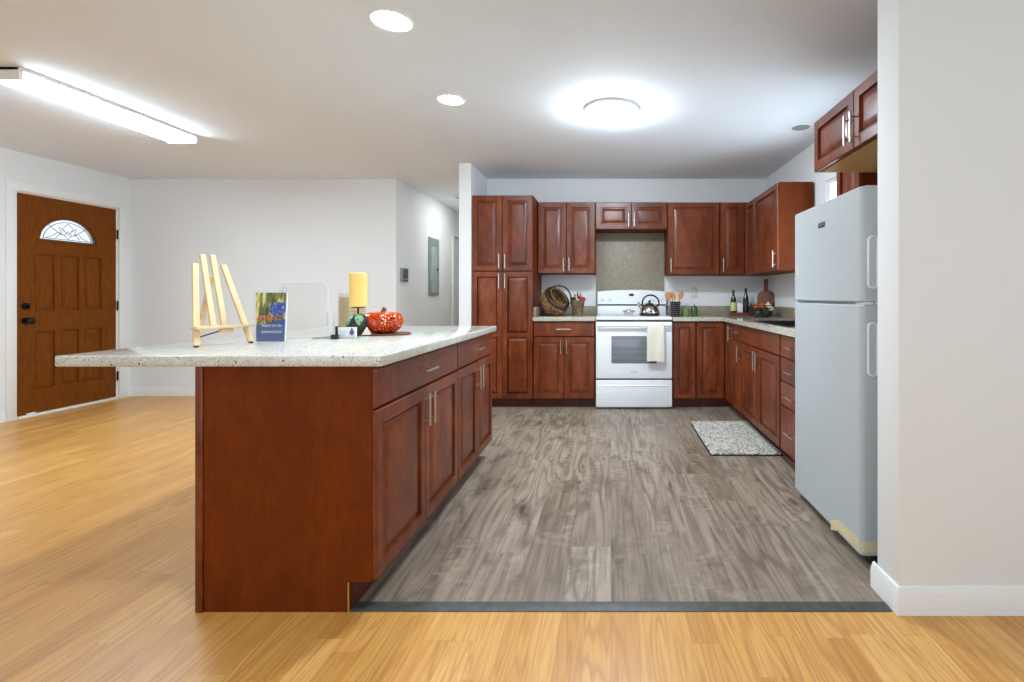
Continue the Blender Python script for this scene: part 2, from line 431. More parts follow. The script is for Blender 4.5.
# left wall with door opening
dY0, dY1, dZ = 4.452, 5.388, 2.085
b = MB(); b.box(XL-0.14, XL, -3.6, dY0, 0, H); b.box(XL-0.14, XL, dY1, YB+0.12, 0, H); b.box(XL-0.14, XL, dY0, dY1, dZ, H)
struct('wall_left', b, M['wall'], 'white wall with the brown entry door')
b = MB(); b.box(XL, XH, YB, YB+0.12, 0, H)
struct('wall_back', b, M['wall'], 'white wall behind the island, left of the hall')
b = MB(); b.box(XH-0.12, XH, YB+0.12, 7.52, 0, H); b.box(XH-0.12, XH, 8.36, 9.0, 0, H); b.box(XH-0.12, XH, 7.52, 8.36, 2.04, H)
struct('wall_hall', b, M['wall'], 'hall wall carrying the electrical panel')
b = MB(); b.box(XH-0.12, -1.395, 9.0, 9.1, 0, H)
struct('wall_hall_end', b, M['wall'], 'end wall of the hall')
b = MB(); b.box(-1.514, -1.395, 4.88, 9.0, 0, H)
struct('wall_divider', b, M['wall'], 'white end of the wall between hall and kitchen')
b = MB(); b.box(-1.395, XR+0.12, YB, YB+0.12, 0, H)
struct('wall_kitchen', b, M['wall'], 'white wall behind the range')
wy0, wy1, wz0, wz1 = 3.13, 3.98, 1.10, 2.06
b = MB(); b.box(XR, XR+0.12, 1.88, wy0, 0, H); b.box(XR, XR+0.12, wy1, YB, 0, H); b.box(XR, XR+0.12, wy0, wy1, 0, wz0); b.box(XR, XR+0.12, wy0, wy1, wz1, H)
struct('wall_right', b, M['wall'], 'white wall with the kitchen window over the sink')
b = MB(); b.box(1.02, 3.2, 1.737, 1.88, 0, H, 0.006)
struct('wall_front_right', b, M['wall'], 'wide white wall in the right foreground beside the fridge')
# unseen rest of the living room with its windows
b = MB(); b.box(3.2, 3.34, -3.6, -2.6, 0, H); b.box(3.2, 3.34, 0.2, 1.88, 0, H); b.box(3.2, 3.34, -2.6, 0.2, 0, 0.4); b.box(3.2, 3.34, -2.6, 0.2, 2.3, H)
struct('wall_living_right', b, M['wall'], 'living room wall with a side window')
b = MB(); b.box(XL, -4.0, -3.64, -3.5, 0, H); b.box(1.6, 3.2, -3.64, -3.5, 0, H); b.box(-4.0, 1.6, -3.64, -3.5, 0, 0.35); b.box(-4.0, 1.6, -3.64, -3.5, 2.32, H)
struct('wall_front', b, M['wall'], 'living room wall with the wide front window')
b = MB()
for x in (-4.0, -2.15, -0.3, 1.55): b.box(x, x+0.05, -3.6, -3.54, 0.35, 2.32)
b.box(-4.0, 1.6, -3.6, -3.54, 0.35, 0.40).box(-4.0, 1.6, -3.6, -3.54, 2.27, 2.32)
struct('window_2', b, M['trim'], 'wide white framed front window')
b = MB()
for y in (-2.6, -1.22, 0.15): b.box(3.24, 3.30, y, y+0.05, 0.4, 2.3)
b.box(3.24, 3.30, -2.6, 0.2, 0.4, 0.45).box(3.24, 3.30, -2.6, 0.2, 2.25, 2.3)
struct('window_3', b, M['trim'], 'white framed side window')
# baseboards
def baseboard(name, pts, n, label):
    """profile board along the floor from pts[0] to pts[1], n = outward normal"""
    b = MB(); p0, p1 = Vector((*pts[0], 0)), Vector((*pts[1], 0)); nn = Vector((*n, 0))
    prof = [(0, 0), (0.014, 0), (0.014, 0.072), (0.009, 0.084), (0.007, 0.094), (0.0, 0.098)]
    b.rings([[p + nn*d + Vector((0, 0, z)) for d, z in prof] for p in (p0, p1)])
    return struct(name, b, M['trim'], label)
baseboard('baseboard_left', ((XL, -3.5), (XL, 4.375)), (1, 0), 'white baseboard left of the entry door')
baseboard('baseboard_back', ((XL, YB), (XH, YB)), (0, -1), 'white baseboard along the wall behind the island')
baseboard('baseboard_hall', ((XH, YB), (XH, 7.44)), (1, 0), 'white baseboard in the hall')
baseboard('baseboard_divider', ((-1.514, 4.88), (-1.395, 4.88)), (0, -1), 'white baseboard on the end of the hall divider wall')
b = MB()
prof = [(0, 0), (0.014, 0), (0.014, 0.072), (0.009, 0.084), (0.007, 0.094), (0.0, 0.098)]
b.rings([[(3.2, 1.737-d, z) for d, z in prof], [(1.02-d, 1.737-d, z) for d, z in prof], [(1.02-d, 1.90, z) for d, z in prof]])
struct('baseboard_right', b, M['trim'], 'white moulded baseboard wrapping the right foreground wall')

# ---- entry door (door_1)
d = thing('door_1', 'stained oak six panel entry door with a leaded half round window', 'door', (XL-0.012, 4.467, 0), 90, kind='structure')
b = MB()
Wd, Zb, Zt, fz = 0.906, 0.022, 2.073, 1.655
cx_, rad = 0.445, 0.255
# lower slab
b.box(0, Wd, 0.015, 0.044, Zb, fz)
# upper slab with the half round hole
def ring_outline(y):
    hole, rect = [], []
    N_ = 32
    for i in range(N_+1):
        a = math.pi*i/N_
        c_, s_2 = math.cos(a), math.sin(a)
        hole.append((cx_+rad*c_, y, fz+0.235/0.255*rad*s_2))
        tx = (Wd-cx_)/c_ if c_ > 1e-6 else (-cx_/c_ if c_ < -1e-6 else 1e9)
        tz = (Zt-fz)/s_2 if s_2 > 1e-6 else 1e9
        tt = min(tx, tz); rect.append((cx_+tt*c_, y, fz+tt*s_2))
    return hole, rect
h0, r0 = ring_outline(0.0); h1, r1 = ring_outline(0.044)
b.rings([h0, r0, r1, h1, h0], False, False, closed=False)
b.box(0, 0.002, 0, 0.044, fz, Zt); b.box(Wd-0.002, Wd, 0, 0.044, fz, Zt)
# proud stiles and rails
cols_ = [(0.150, 0.315), (0.372, 0.535), (0.590, 0.755)]
rows_ = [(0.245, 0.79), (0.985, 1.53)]
xs_ = [0] + [v for cc in cols_ for v in cc] + [Wd]
for i in range(0, 8, 2): b.box(xs_[i], xs_[i+1], 0, 0.015, Zb, fz)
for a0, a1 in ((Zb, 0.245), (0.79, 0.985), (1.53, fz)):
    for (u0, u1) in cols_: b.box(u0, u1, 0, 0.015, a0, a1)
slab = b.build('slab', M['dooroak'], d)
for (u0, u1) in cols_:
    for (v0, v1) in rows_:
        MB().raised(u0, u1, v0, v1, [(0, 0.016), (0, 0.0145), (0.016, 0.0145), (0.018, 0.011), (0.044, 0.001), (0.048, 0.001)]).build('panel', M['dooroak'], d)
b = MB()
def arc(r, y, n=32, f=0.92): return [(cx_+r*math.cos(math.pi*i/n), y, fz+f*r*math.sin(math.pi*i/n)) for i in range(n+1)]
b.tube(arc(rad+0.012, 0.0) , 0.011, 8); b.tube([(cx_-rad-0.022, 0, fz), (cx_+rad+0.022, 0, fz)], 0.011, 8)
b.build('window_moulding', M['dooroak'], d)
b = MB(); A = arc(rad, 0.018); B_ = arc(rad, 0.024)
b.rings([A, B_]); 
fg_ = b.build('fan_window', M['frost'], d)
b = MB()
b.tube(arc(rad*0.86, 0.014), 0.0032, 6)
b.tube(arc(rad*0.985, 0.014), 0.006, 6); b.tube([(cx_-rad, 0.014, fz+0.012), (cx_+rad, 0.014, fz+0.012)], 0.008, 6)
b.tube([(cx_-rad*0.86, 0.014, fz+0.03), (cx_+rad*0.86, 0.014, fz+0.03)], 0.003, 6)
for a in (45, 135):
    b.tube([(cx_+0.30*rad*math.cos(R(a)), 0.014, fz+0.30*rad*math.sin(R(a))+0.02), (cx_+rad*math.cos(R(a)), 0.014, fz+0.92*rad*math.sin(R(a)))], 0.003, 6)
dm = lambda px, pz, w, h: [(px, 0.014, pz-h), (px+w, 0.014, pz), (px, 0.014, pz+h), (px-w, 0.014, pz)]
b.tube(dm(cx_, fz+0.135, 0.055, 0.055), 0.003, 6, True); b.tube(dm(cx_, fz+0.075, 0.032, 0.040), 0.003, 6, True)
for sgn in (-1, 1):
    b.tube([(cx_+sgn*0.03, 0.014, fz+0.07), (cx_+sgn*0.09, 0.014, fz+0.10), (cx_+sgn*0.13, 0.014, fz+0.06), (cx_+sgn*0.19, 0.014, fz+0.035)], 0.003, 6)
    b.tube([(cx_+sgn*0.03, 0.014, fz+0.12), (cx_+sgn*0.08, 0.014, fz+0.15), (cx_+sgn*0.06, 0.014, fz+0.10), (cx_+sgn*0.11, 0.014, fz+0.04)], 0.003, 6)
b.build('lead_lines', M['lead'], fg_)
b = MB(); b.cyl((0.075, 0, 1.03), (0.075, -0.012, 1.03), 0.032, seg=24).cyl((0.075, -0.012, 1.03), (0.075, -0.024, 1.03), 0.024, 0.020, 24)
b.box(0.070, 0.080, -0.042, -0.02, 1.012, 1.048, 0.003); b.build('deadbolt', M['bronze'], d)
b = MB(); b.cyl((0.075, 0, 0.895), (0.075, -0.012, 0.895), 0.032, seg=24).cyl((0.075, -0.01, 0.895), (0.075, -0.04, 0.895), 0.012)
b.ball((0.078, -0.052, 0.895), (0.034, 0.026, 0.030)); b.build('door_knob', M['bronze'], d)
for hz in (0.25, 1.02, 1.80):
    MB().cyl((Wd+0.006, -0.012, hz-0.05), (Wd+0.006, -0.012, hz+0.05), 0.008, seg=12).build('hinge', M['bronze'], d)
b = MB()
b.box(-0.015, 0.0, -0.012, 0.09, 0, 2.085).box(Wd, 0.921, 0.0, 0.09, 0, 2.085).box(-0.015, 0.921, -0.0, 0.09, 2.075, 2.085)
b.build('jamb', M['trim'], d)
b = MB()
b.box(-0.088, -0.012, -0.030, -0.013, 0, 2.092, 0.004).box(0.918, 0.994, -0.030, -0.013, 0, 2.092, 0.004).box(-0.088, 0.994, -0.030, -0.013, 2.088, 2.165, 0.004)
b.build('casing', M['trim'], d)
MB().box(0, Wd, -0.03, 0.09, 0.0, 0.019, 0.003).build('sill', M['trim'], d)
b = MB(); b.box(0.08, 0.15, -0.012, 0.002, 0.02, 0.034, 0.002); b.build('sweep_end', M['trim'], d)

# ---- hall door casing (door_2)
d = thing('door_2', 'white hall door with casing at the far end of the hall', 'door', (XH, 7.52, 0), 90, kind='structure')
MB().box(0, 0.84, 0.03, 0.07, 0.01, 2.03).build('slab', M['trim'], d)
b = MB(); b.box(-0.075, 0.0, -0.022, 0, 0, 2.115, 0.004).box(0.84, 0.915, -0.022, 0, 0, 2.115, 0.004).box(-0.075, 0.915, -0.024, 0, 2.04, 2.115, 0.004)
b.build('casing', M['trim'], d)

# ---- kitchen window
w = thing('window_1', 'small louvred kitchen window over the sink, above the fridge line', 'window', (XR, wy0, wz0), 0, kind='structure')
b = MB(); hh = wz1-wz0; ww = wy1-wy0
b.box(0.02, 0.10, 0, 0.035, 0, hh).box(0.02, 0.10, ww-0.035, ww, 0, hh).box(0.02, 0.10, 0.035, ww-0.035, 0, 0.035).box(0.02, 0.10, 0.035, ww-0.035, hh-0.035, hh)
b.build('frame', M['trim'], w)
for i in range(9):
    z = 0.06 + i*0.098
    Mx = Matrix.Translation((0.06, 0, z+0.045)) @ Matrix.Rotation(R(20), 4, 'Y')
    MB().box(-0.003, 0.003, 0.035, ww-0.035, -0.05, 0.05, M=Mx).build('louvre', M['acrylic'], w)
b = MB(); b.box(3.4, 3.5, 1.9, 8.5, 0, 4.2)
tag(struct('wall_neighbour', b, M['stucco']), 'pale stucco wall seen through the kitchen window', 'wall')

# ------------------------------------------------------------ cabinets
def handle(parent, x, z, vertical=True, L=0.145, y=-0.02):
    b = MB(); hr = 0.0058; yo = y-0.032
    if vertical:
        b.cyl((x, yo, z-L/2), (x, yo, z+L/2), hr, seg=12)
        for dz in (-0.048, 0.048): b.cyl((x, y+0.001, z+dz), (x, yo, z+dz), 0.0042, seg=10)
    else:
        b.cyl((x-L/2, yo, z), (x+L/2, yo, z), hr, seg=12)
        for dx in (-0.048, 0.048): b.cyl((x+dx, y+0.001, z), (x+dx, yo, z), 0.0042, seg=10)
    o = b.build('handle', M['nickel'], parent); o['label'] = 'brushed nickel bar handle'
    return o
RP = [(0, 0.0), (0, -0.017), (0.0035, -0.022), (0.048, -0.022), (0.051, -0.0245), (0.054, -0.0245), (0.0565, -0.008), (0.064, -0.008), (0.066, -0.012), (0.092, -0.0205), (0.096, -0.0208)]
def scaled(prof, k): return [(i*k if i > 0.01 else i, dd) for i, dd in prof]
def door(parent, x0, x1, z0, z1, split=None):
    k = min(1.0, (x1-x0)/2/0.115, (z1-z0)/2/0.125)
    b = MB()
    if split is None: b.raised(x0, x1, z0, z1, scaled(RP, k))
    else:
        b.raised(x0, x1, z0, z1, [(0, 0.0), (0, -0.008), (0.002, -0.009)])
        fr = 0.050*k
        # stiles and rails proud of a recessed ground, two raised fields
        b.box(x0, x0+fr, -0.022, -0.0085, z0, z1).box(x1-fr, x1, -0.022, -0.0085, z0, z1)
        for a0, a1 in ((z0, z0+fr), (split-fr/2, split+fr/2), (z1-fr, z1)): b.box(x0+fr, x1-fr, -0.022, -0.0085, a0, a1)
        b.bm.verts.ensure_lookup_table()
        for a0, a1 in ((z0+fr, split-fr/2), (split+fr/2, z1-fr)):
            b.raised(x0+fr, x1-fr, a0, a1, [(0.0, -0.010), (0.008, -0.010), (0.010, -0.013), (0.036*k, -0.0215), (0.040*k, -0.0215)])
    return b.build('door', M['cherry'], parent, ang=18)
def drawer(parent, x0, x1, z0, z1):
    b = MB(); b.raised(x0, x1, z0, z1, [(0, 0), (0, -0.015), (0.005, -0.020), (0.008, -0.020)])
    return b.build('drawer', M['cherry'], parent, ang=18)
def cabinet(name, label, loc, rz, w, dep, z0, z1, fronts, group=None, kick=True, cat='cabinet', x0=0.0):
    t_ = thing(name, label, cat, loc, rz, group)
    MB().box(x0, w, 0, dep, z0, z1, 0.001, 1).build('body', M['cherry_box'], t_)
    if kick: MB().box(x0, w, 0.075, dep, 0, z0).build('toe_kick', M['kick'], t_)
    for f in fronts:
        if f[0] == 'door':
            _, a, b_, c_, d_, hnd = f[:6]
            o = door(t_, a, b_, c_, d_, f[6] if len(f) > 6 else None)
            if hnd:
                hx = (b_-0.028) if hnd[0] == 'r' else (a+0.028)
                hz_ = (d_-0.095) if hnd[1] == 't' else (c_+0.095)
                handle(o, hx, hz_)
        else:
            _, a, b_, c_, d_ = f[:5]
            o = drawer(t_, a, b_, c_, d_)
            if len(f) < 6 or f[5]: handle(o, (a+b_)/2, (c_+d_)/2, False)
    return t_

# island
GI = None
isl = cabinet('island_cabinet', 'near island base cabinet with flat cherry end panel, one drawer and two doors', (-0.856, 1.744, 0), 90, 0.926, 0.590, 0.107, 0.873,
    [('drawer', 0.004, 0.923, 0.724, 0.866), ('door', 0.004, 0.4615, 0.112, 0.716, 'rt'), ('door', 0.4655, 0.923, 0.112, 0.716, 'lt')], x0=0.02)
b = MB(); b.prism([(-0.004, 0.107), (0.078, 0.107), (0.078, 0), (0.592, 0), (0.592, 0.874), (-0.004, 0.874)], 'x', 0.0, 0.0195)
o = b.build('end_panel', M['cherry_box'], isl); o['label'] = 'smooth reddish brown end panel facing the camera'
MB().box(-0.004, 0.0005, 0.076, 0.079, 0, 0.106).build('panel_edge', M['tanply'], isl)
b = MB(); b.box(-0.006, 0.014, 0.594, 0.620, 0, 0.874, 0.002).box(0.014, 0.926, 0.594, 0.606, 0, 0.874)
b.build('back_panel', M['cherry'], isl)
isl2 = cabinet('island_cabinet', 'far island base cabinet with one drawer and two doors, nearest the pantry', (-0.856, 2.670, 0), 90, 0.775, 0.590, 0.107, 0.873,
    [('drawer', 0.003, 0.772, 0.724, 0.866), ('door', 0.003, 0.3855, 0.112, 0.716, 'rt'), ('door', 0.3895, 0.772, 0.112, 0.716, 'lt')])
MB().box(0, 0.775, 0.594, 0.606, 0, 0.874).build('back_panel', M['cherry'], isl2)
b = MB(); b.box(-1.965, -0.809, 1.728, 3.470, 0.875, 0.914, 0.006, 3)
tag(b.build('island_countertop', M['granite']), 'pale speckled granite slab on top of the island, overhanging to the left', 'countertop')

# back run
cabinet('pantry_cabinet', 'tall cherry pantry cabinet with four doors beside the hall divider wall', (-1.392, 4.920, 0), 0, 0.610, 0.596, 0.095, 2.135,
    [('door', 0.003, 0.3035, 1.376, 2.130, 'rb'), ('door', 0.3065, 0.607, 1.376, 2.130, 'lb'),
     ('door', 0.003, 0.3035, 0.100, 1.368, 'rt', 0.735), ('door', 0.3065, 0.607, 0.100, 1.368, 'lt', 0.735)])
cabinet('base_cabinet', 'cherry base cabinet with one drawer and two doors between pantry and range', (-0.778, 4.920, 0), 0, 0.615, 0.596, 0.095, 0.873,
    [('drawer', 0.004, 0.611, 0.722, 0.866), ('door', 0.004, 0.306, 0.100, 0.714, 'rt'), ('door', 0.309, 0.611, 0.100, 0.714, 'lt')])
cabinet('base_cabinet', 'cherry corner base cabinet with two full height doors right of the range', (0.618, 4.920, 0), 0, 1.12, 0.596, 0.095, 0.873,
    [('door', 0.004, 0.228, 0.100, 0.866, None), ('door', 0.240, 0.517, 0.100, 0.866, None)])
cabinet('wall_cabinet', 'two door cherry wall cabinet between pantry and range hood space', (-0.780, 5.220, 1.362), 0, 0.612, 0.296, 0, 0.762,
    [('door', 0.004, 0.304, 0.004, 0.757, 'rb'), ('door', 0.308, 0.608, 0.004, 0.757, 'lb')], kick=False)
cabinet('wall_cabinet', 'short two door cherry wall cabinet above the range', (-0.166, 5.220, 1.832), 0, 0.764, 0.296, 0, 0.292,
    [('door', 0.004, 0.380, 0.004, 0.287, 'rb'), ('door', 0.384, 0.760, 0.004, 0.287, 'lb')], kick=False)
cabinet('wall_cabinet', 'wide single door cherry wall cabinet right of the range', (0.600, 5.220, 1.350), 0, 0.555, 0.296, 0, 0.772,
    [('door', 0.006, 0.550, 0.004, 0.767, 'lb')], kick=False)
cabinet('corner_wall_cabinet', 'cherry corner wall cabinet with folding doors', (1.157, 5.220, 1.350), 0, 0.586, 0.296, 0, 0.772,
    [('door', 0.004, 0.262, 0.004, 0.767, 'lb')], kick=False)
cabinet('wall_cabinet', 'cherry wall cabinet whose bare side faces the room, left of the window', (1.441, 5.196, 1.345), -90, 1.015, 0.285, 0, 0.755,
    [('door', 0.004, 0.345, 0.004, 0.750, None), ('door', 0.350, 1.009, 0.004, 0.750, 'rb')], kick=False)
cabinet('wall_cabinet', 'cherry wall cabinet between the window and the fridge', (1.441, 3.09, 1.350), -90, 0.288, 0.300, 0, 0.766,
    [('door', 0.003, 0.285, 0.004, 0.757, None)], kick=False)
c_ = cabinet('fridge_top_cabinet', 'deep two door cherry cabinet hung above the fridge', (1.181, 2.800, 1.828), -90, 0.915, 0.560, 0.004, 0.288,
    [('door', 0.003, 0.455, 0.002, 0.285, 'rb'), ('door', 0.459, 0.912, 0.002, 0.285, 'lb')], kick=False)
o = MB().box(0.012, 0.903, 0.012, 0.555, 0.0, 0.0045).build('underside', M['tanply'], c_); o['label'] = 'unstained tan underside board'
# right run (faces -X)
cabinet('base_cabinet', 'narrow cherry corner door cabinet at the inside corner', (1.157, 4.895, 0), -90, 0.30, 0.585, 0.095, 0.873,
    [('door', 0.020, 0.292, 0.100, 0.866, 'rt')])
cabinet('base_cabinet', 'narrow cherry base cabinet with one small drawer and one door', (1.157, 4.590, 0), -90, 0.315, 0.585, 0.095, 0.873,
    [('drawer', 0.003, 0.312, 0.722, 0.866), ('door', 0.003, 0.312, 0.100, 0.714, 'rt')])
cabinet('sink_cabinet', 'cherry sink base cabinet with blank front board over two doors beside the mat', (1.157, 4.270, 0), -90, 0.965, 0.585, 0.095, 0.873,
    [('drawer', 0.004, 0.961, 0.722, 0.866, False), ('door', 0.004, 0.480, 0.100, 0.714, 'rt'), ('door', 0.484, 0.961, 0.100, 0.714, 'lt')])
cabinet('drawer_cabinet', 'cherry stack of four drawers partly hidden by the fridge', (1.157, 3.290, 0), -90, 0.455, 0.585, 0.095, 0.873,
    [('drawer', 0.004, 0.451, 0.722, 0.866), ('drawer', 0.004, 0.451, 0.563, 0.716), ('drawer', 0.004, 0.451, 0.404, 0.557), ('drawer', 0.004, 0.451, 0.100, 0.398)])

# worktops
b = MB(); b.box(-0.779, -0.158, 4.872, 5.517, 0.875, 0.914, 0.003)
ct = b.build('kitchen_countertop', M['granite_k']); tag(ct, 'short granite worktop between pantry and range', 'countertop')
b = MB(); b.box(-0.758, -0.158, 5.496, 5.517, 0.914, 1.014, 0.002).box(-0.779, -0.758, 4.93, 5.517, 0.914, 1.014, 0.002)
b.build('backsplash', M['granite_shaded'], ct)
b = MB()
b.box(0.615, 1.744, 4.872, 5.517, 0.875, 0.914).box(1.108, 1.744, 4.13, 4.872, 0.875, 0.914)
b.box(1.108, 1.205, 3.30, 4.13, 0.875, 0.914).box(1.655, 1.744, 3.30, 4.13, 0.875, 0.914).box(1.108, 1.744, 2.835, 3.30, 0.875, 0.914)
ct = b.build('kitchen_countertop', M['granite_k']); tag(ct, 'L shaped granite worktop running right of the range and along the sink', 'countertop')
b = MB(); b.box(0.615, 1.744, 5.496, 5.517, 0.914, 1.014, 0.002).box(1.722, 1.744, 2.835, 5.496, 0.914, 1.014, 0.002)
b.build('backsplash', M['granite_shaded'], ct)
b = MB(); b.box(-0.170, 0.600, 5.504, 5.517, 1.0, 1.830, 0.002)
tag(b.build('splash_slab', M['granite_shaded']), 'large speckled granite slab, shade put into its colour, on the wall behind the range', 'splashback')
s = thing('kitchen_sink', 'black composite sink set in the worktop beside the fridge', 'sink', (1.205, 3.30, 0.70))
b = MB()
def rr(x0, x1, y0, y1, z, r=0.03, n=5):
    o = []
    for cx, cy, a0 in ((x1-r, y0+r, -90), (x1-r, y1-r, 0), (x0+r, y1-r, 90), (x0+r, y0+r, 180)):
        for i in range(n+1):
            a = R(a0 + 90*i/n); o.append((cx+r*math.cos(a), cy+r*math.sin(a), z))
    return o
b.rings([rr(0, 0.45, 0, 0.83, 0.215), rr(-0.012, 0.462, -0.012, 0.842, 0.218), rr(0.012, 0.438, 0.012, 0.818, 0.219), rr(0.016, 0.434, 0.016, 0.814, 0.205), rr(0.03, 0.42, 0.03, 0.80, 0.02), rr(0.2, 0.25, 0.4, 0.43, 0.012, 0.01)], False, True)
b.rings([rr(0, 0.45, 0, 0.83, 0.215), rr(0.02, 0.43, 0.02, 0.81, 0.0)], False, True)
b.build('basin', M['blackgloss'], s)
MB().cyl((0.225, 0.415, 0.013), (0.225, 0.415, 0.018), 0.045, seg=24).build('drain', M['nickel'], s)

# ------------------------------------------------------------ range
g = thing('kitchen_range', 'white electric range with oven window and bottom drawer', 'stove', (0.2285, 4.860, 0))
hw = 0.378
b = MB(); b.box(-hw, hw, 0.045, 0.62, 0.03, 0.885, 0.003).box(-hw+0.03, hw-0.03, 0.08, 0.6, 0.0, 0.03); b.build('body', M['white'], g)
b = MB(); b.box(-hw-0.003, hw+0.003, 0.012, 0.55, 0.886, 0.917, 0.007, 3); b.build('cooktop', M['white'], g)
for x, y, r in ((-0.19, 0.16, 0.10), (0.19, 0.16, 0.08), (-0.19, 0.40, 0.08), (0.19, 0.40, 0.10)):
    MB().lathe([(r, 0), (r, 0.0006), (r-0.003, 0.0006), (r-0.003, 0)], (x, y, 0.917), 40).build('burner_ring', M['gmetal'], g)
# backguard with arched top
pts = [(-hw, 1.035)]; n = 20
for i in range(n+1):
    u = -1 + 2*i/n; pts.append((hw*0.995*u, 1.172 + 0.020*(1-abs(u)**2.5)))
pts.append((hw, 1.035))
bg = MB().prism(pts, 'y', 0.535, 0.625).build('backguard', M['white'], g)
MB().box(-hw, hw, 0.552, 0.62, 0.917, 1.018, 0.004).build('backguard_riser', M['white'], g)
MB().box(-hw+0.004, hw-0.004, 0.556, 0.61, 1.018, 1.035).build('vent_slot', M['black'], g)
for x in (-0.32, -0.235, 0.235, 0.32):
    k = MB().cyl((x, 0.535, 1.095), (x, 0.516, 1.095), 0.021, 0.018, 24).box(x-0.004, x+0.004, 0.508, 0.518, 1.078, 1.112, 0.002).build('knob', M['white'], bg)
MB().box(-0.055, 0.075, 0.532, 0.536, 1.105, 1.165, 0.001).build('control_panel', M['trim'], bg)
MB().box(-0.030, 0.022, 0.530, 0.534, 1.125, 1.152, 0.001).build('clock_display', plain('dark_green_display', srgb(24,44,34), 0.2), bg)
# oven door
od = MB().box(-hw, hw, 0.0, 0.043, 0.306, 0.868, 0.006, 3).build('oven_door', M['white'], g)
MB().box(-0.225, 0.225, -0.0015, 0.004, 0.456, 0.728, 0.001).build('oven_window', M['ovenglass'], od)
b = MB()
for z in (0.50, 0.515, 0.56, 0.575, 0.62, 0.635, 0.68): b.box(-0.215, 0.215, -0.003, -0.0012, z, z+0.0035)
b.build('rack_lines', M['rack'], od)
b = MB(); b.box(-0.36, 0.36, -0.052, -0.034, 0.822, 0.850, 0.008, 3).box(-0.36, -0.335, -0.04, 0.002, 0.822, 0.850, 0.004).box(0.335, 0.36, -0.04, 0.002, 0.822, 0.850, 0.004)
b.build('oven_handle', M['white'], od)
MB().box(-0.034, 0.034, -0.0015, 0.001, 0.368, 0.377, 0.0006).build('name_plate', M['gmetal2'], od)
MB().box(-hw+0.004, hw-0.004, 0.012, 0.05, 0.288, 0.306).build('door_gap', M['black'], g)
MB().box(-hw+0.004, hw-0.004, 0.015, 0.05, 0.868, 0.886).build('top_gap', M['black'], g)
dr = MB().box(-hw, hw, 0.002, 0.045, 0.022, 0.290, 0.006, 3).build('storage_drawer', M['white'], g)
MB().prism([(-0.004, 0.232), (0.004, 0.224), (0.004, 0.245)], 'x', -0.34, 0.34).build('drawer_lip', M['white'], dr)
# towel
b = MB()
path = [(0.020, 0.66), (0.020, 0.75), (0.019, 0.83), (0.010, 0.858), (-0.0, 0.862), (-0.012, 0.858), (-0.020, 0.835), (-0.022, 0.75), (-0.023, 0.65), (-0.024, 0.55), (-0.026, 0.485)]
nx = 14
def tw(i, j, off):
    u = i/nx; y, z = path[j]
    x = -0.083 + 0.166*u + 0.006*math.sin(j*0.9)*(u-0.5)
    wv = 0.004*math.sin(u*9.5 + 0.4*j) * min(1, abs(j-4)/3)
    sgn = 1 if j < 4 else -1
    return (x, y + wv*(1 if j > 4 else 0.5) - off*(-sgn), z + (0.004*math.sin(u*5) if j == len(path)-1 else 0) - (off if 3 <= j <= 5 else 0)*0)
L0 = [[tw(i, j, 0) for i in range(nx+1)] for j in range(len(path))]
L1 = [[tw(i, j, 0.0045) for i in range(nx+1)] for j in range(len(path))]
loops = [a + c[::-1] for a, c in zip(L0, L1)]
b.rings(loops)
tw_ = b.build('dish_towel', M['cream'], loc=(0.437, 4.817, 0), ang=60)
tag(tw_, 'cream dish towel hung over the oven door handle', 'towel')

# kettle
k = thing('tea_kettle', 'shiny chrome whistling kettle with black base on the range', 'kettle', (0.405, 5.16, 0.918))
MB().lathe([(0.0, 0.022), (0.098, 0.022), (0.106, 0.030), (0.105, 0.045), (0.092, 0.085), (0.066, 0.112), (0.048, 0.120), (0.0, 0.120)], seg=40).build('body', M['chrome'], k)
MB().lathe([(0.0, 0.0), (0.098, 0.0), (0.108, 0.006), (0.108, 0.020), (0.100, 0.026), (0, 0.026)], seg=40).build('base', M['black'], k)
MB().lathe([(0.050, 0.119), (0.047, 0.126), (0.02, 0.134), (0.010, 0.138), (0.009, 0.146), (0.018, 0.150), (0.018, 0.158), (0.0, 0.163)], seg=24).build('lid', M['bronze'], k)
MB().tube([(-0.075, 0, 0.075), (-0.10, 0, 0.10), (-0.118, 0, 0.128), (-0.126, 0, 0.140)], [0.022, 0.018, 0.014, 0.013], 14).build('spout', M['chrome'], k)
pts = []
for i in range(19):
    a = math.pi*(i/18); pts.append((0.012+0.088*math.cos(a), 0, 0.118+0.098*math.sin(a)**0.8))
pts = [(0.080, 0, 0.095)] + pts + [(-0.065, 0, 0.100)]
MB().tube(pts, 0.0085, 12).build('handle', M['bronze'], k)
k = thing('spoon_rest', 'small silver dish standing left of the kettle on the range', 'dish', (0.185, 5.10, 0.918)); k.scale = (1.1, 1.1, 1.45)
MB().lathe([(0.0, 0.0), (0.03, 0.0), (0.034, 0.006), (0.055, 0.030), (0.062, 0.034), (0.060, 0.038), (0.048, 0.030), (0.025, 0.012), (0, 0.010)], seg=28).build('bowl', M['chrome'], k)
MB().ball((0, 0, 0.028), (0.026, 0.026, 0.020)).build('knob', M['chrome'], k)

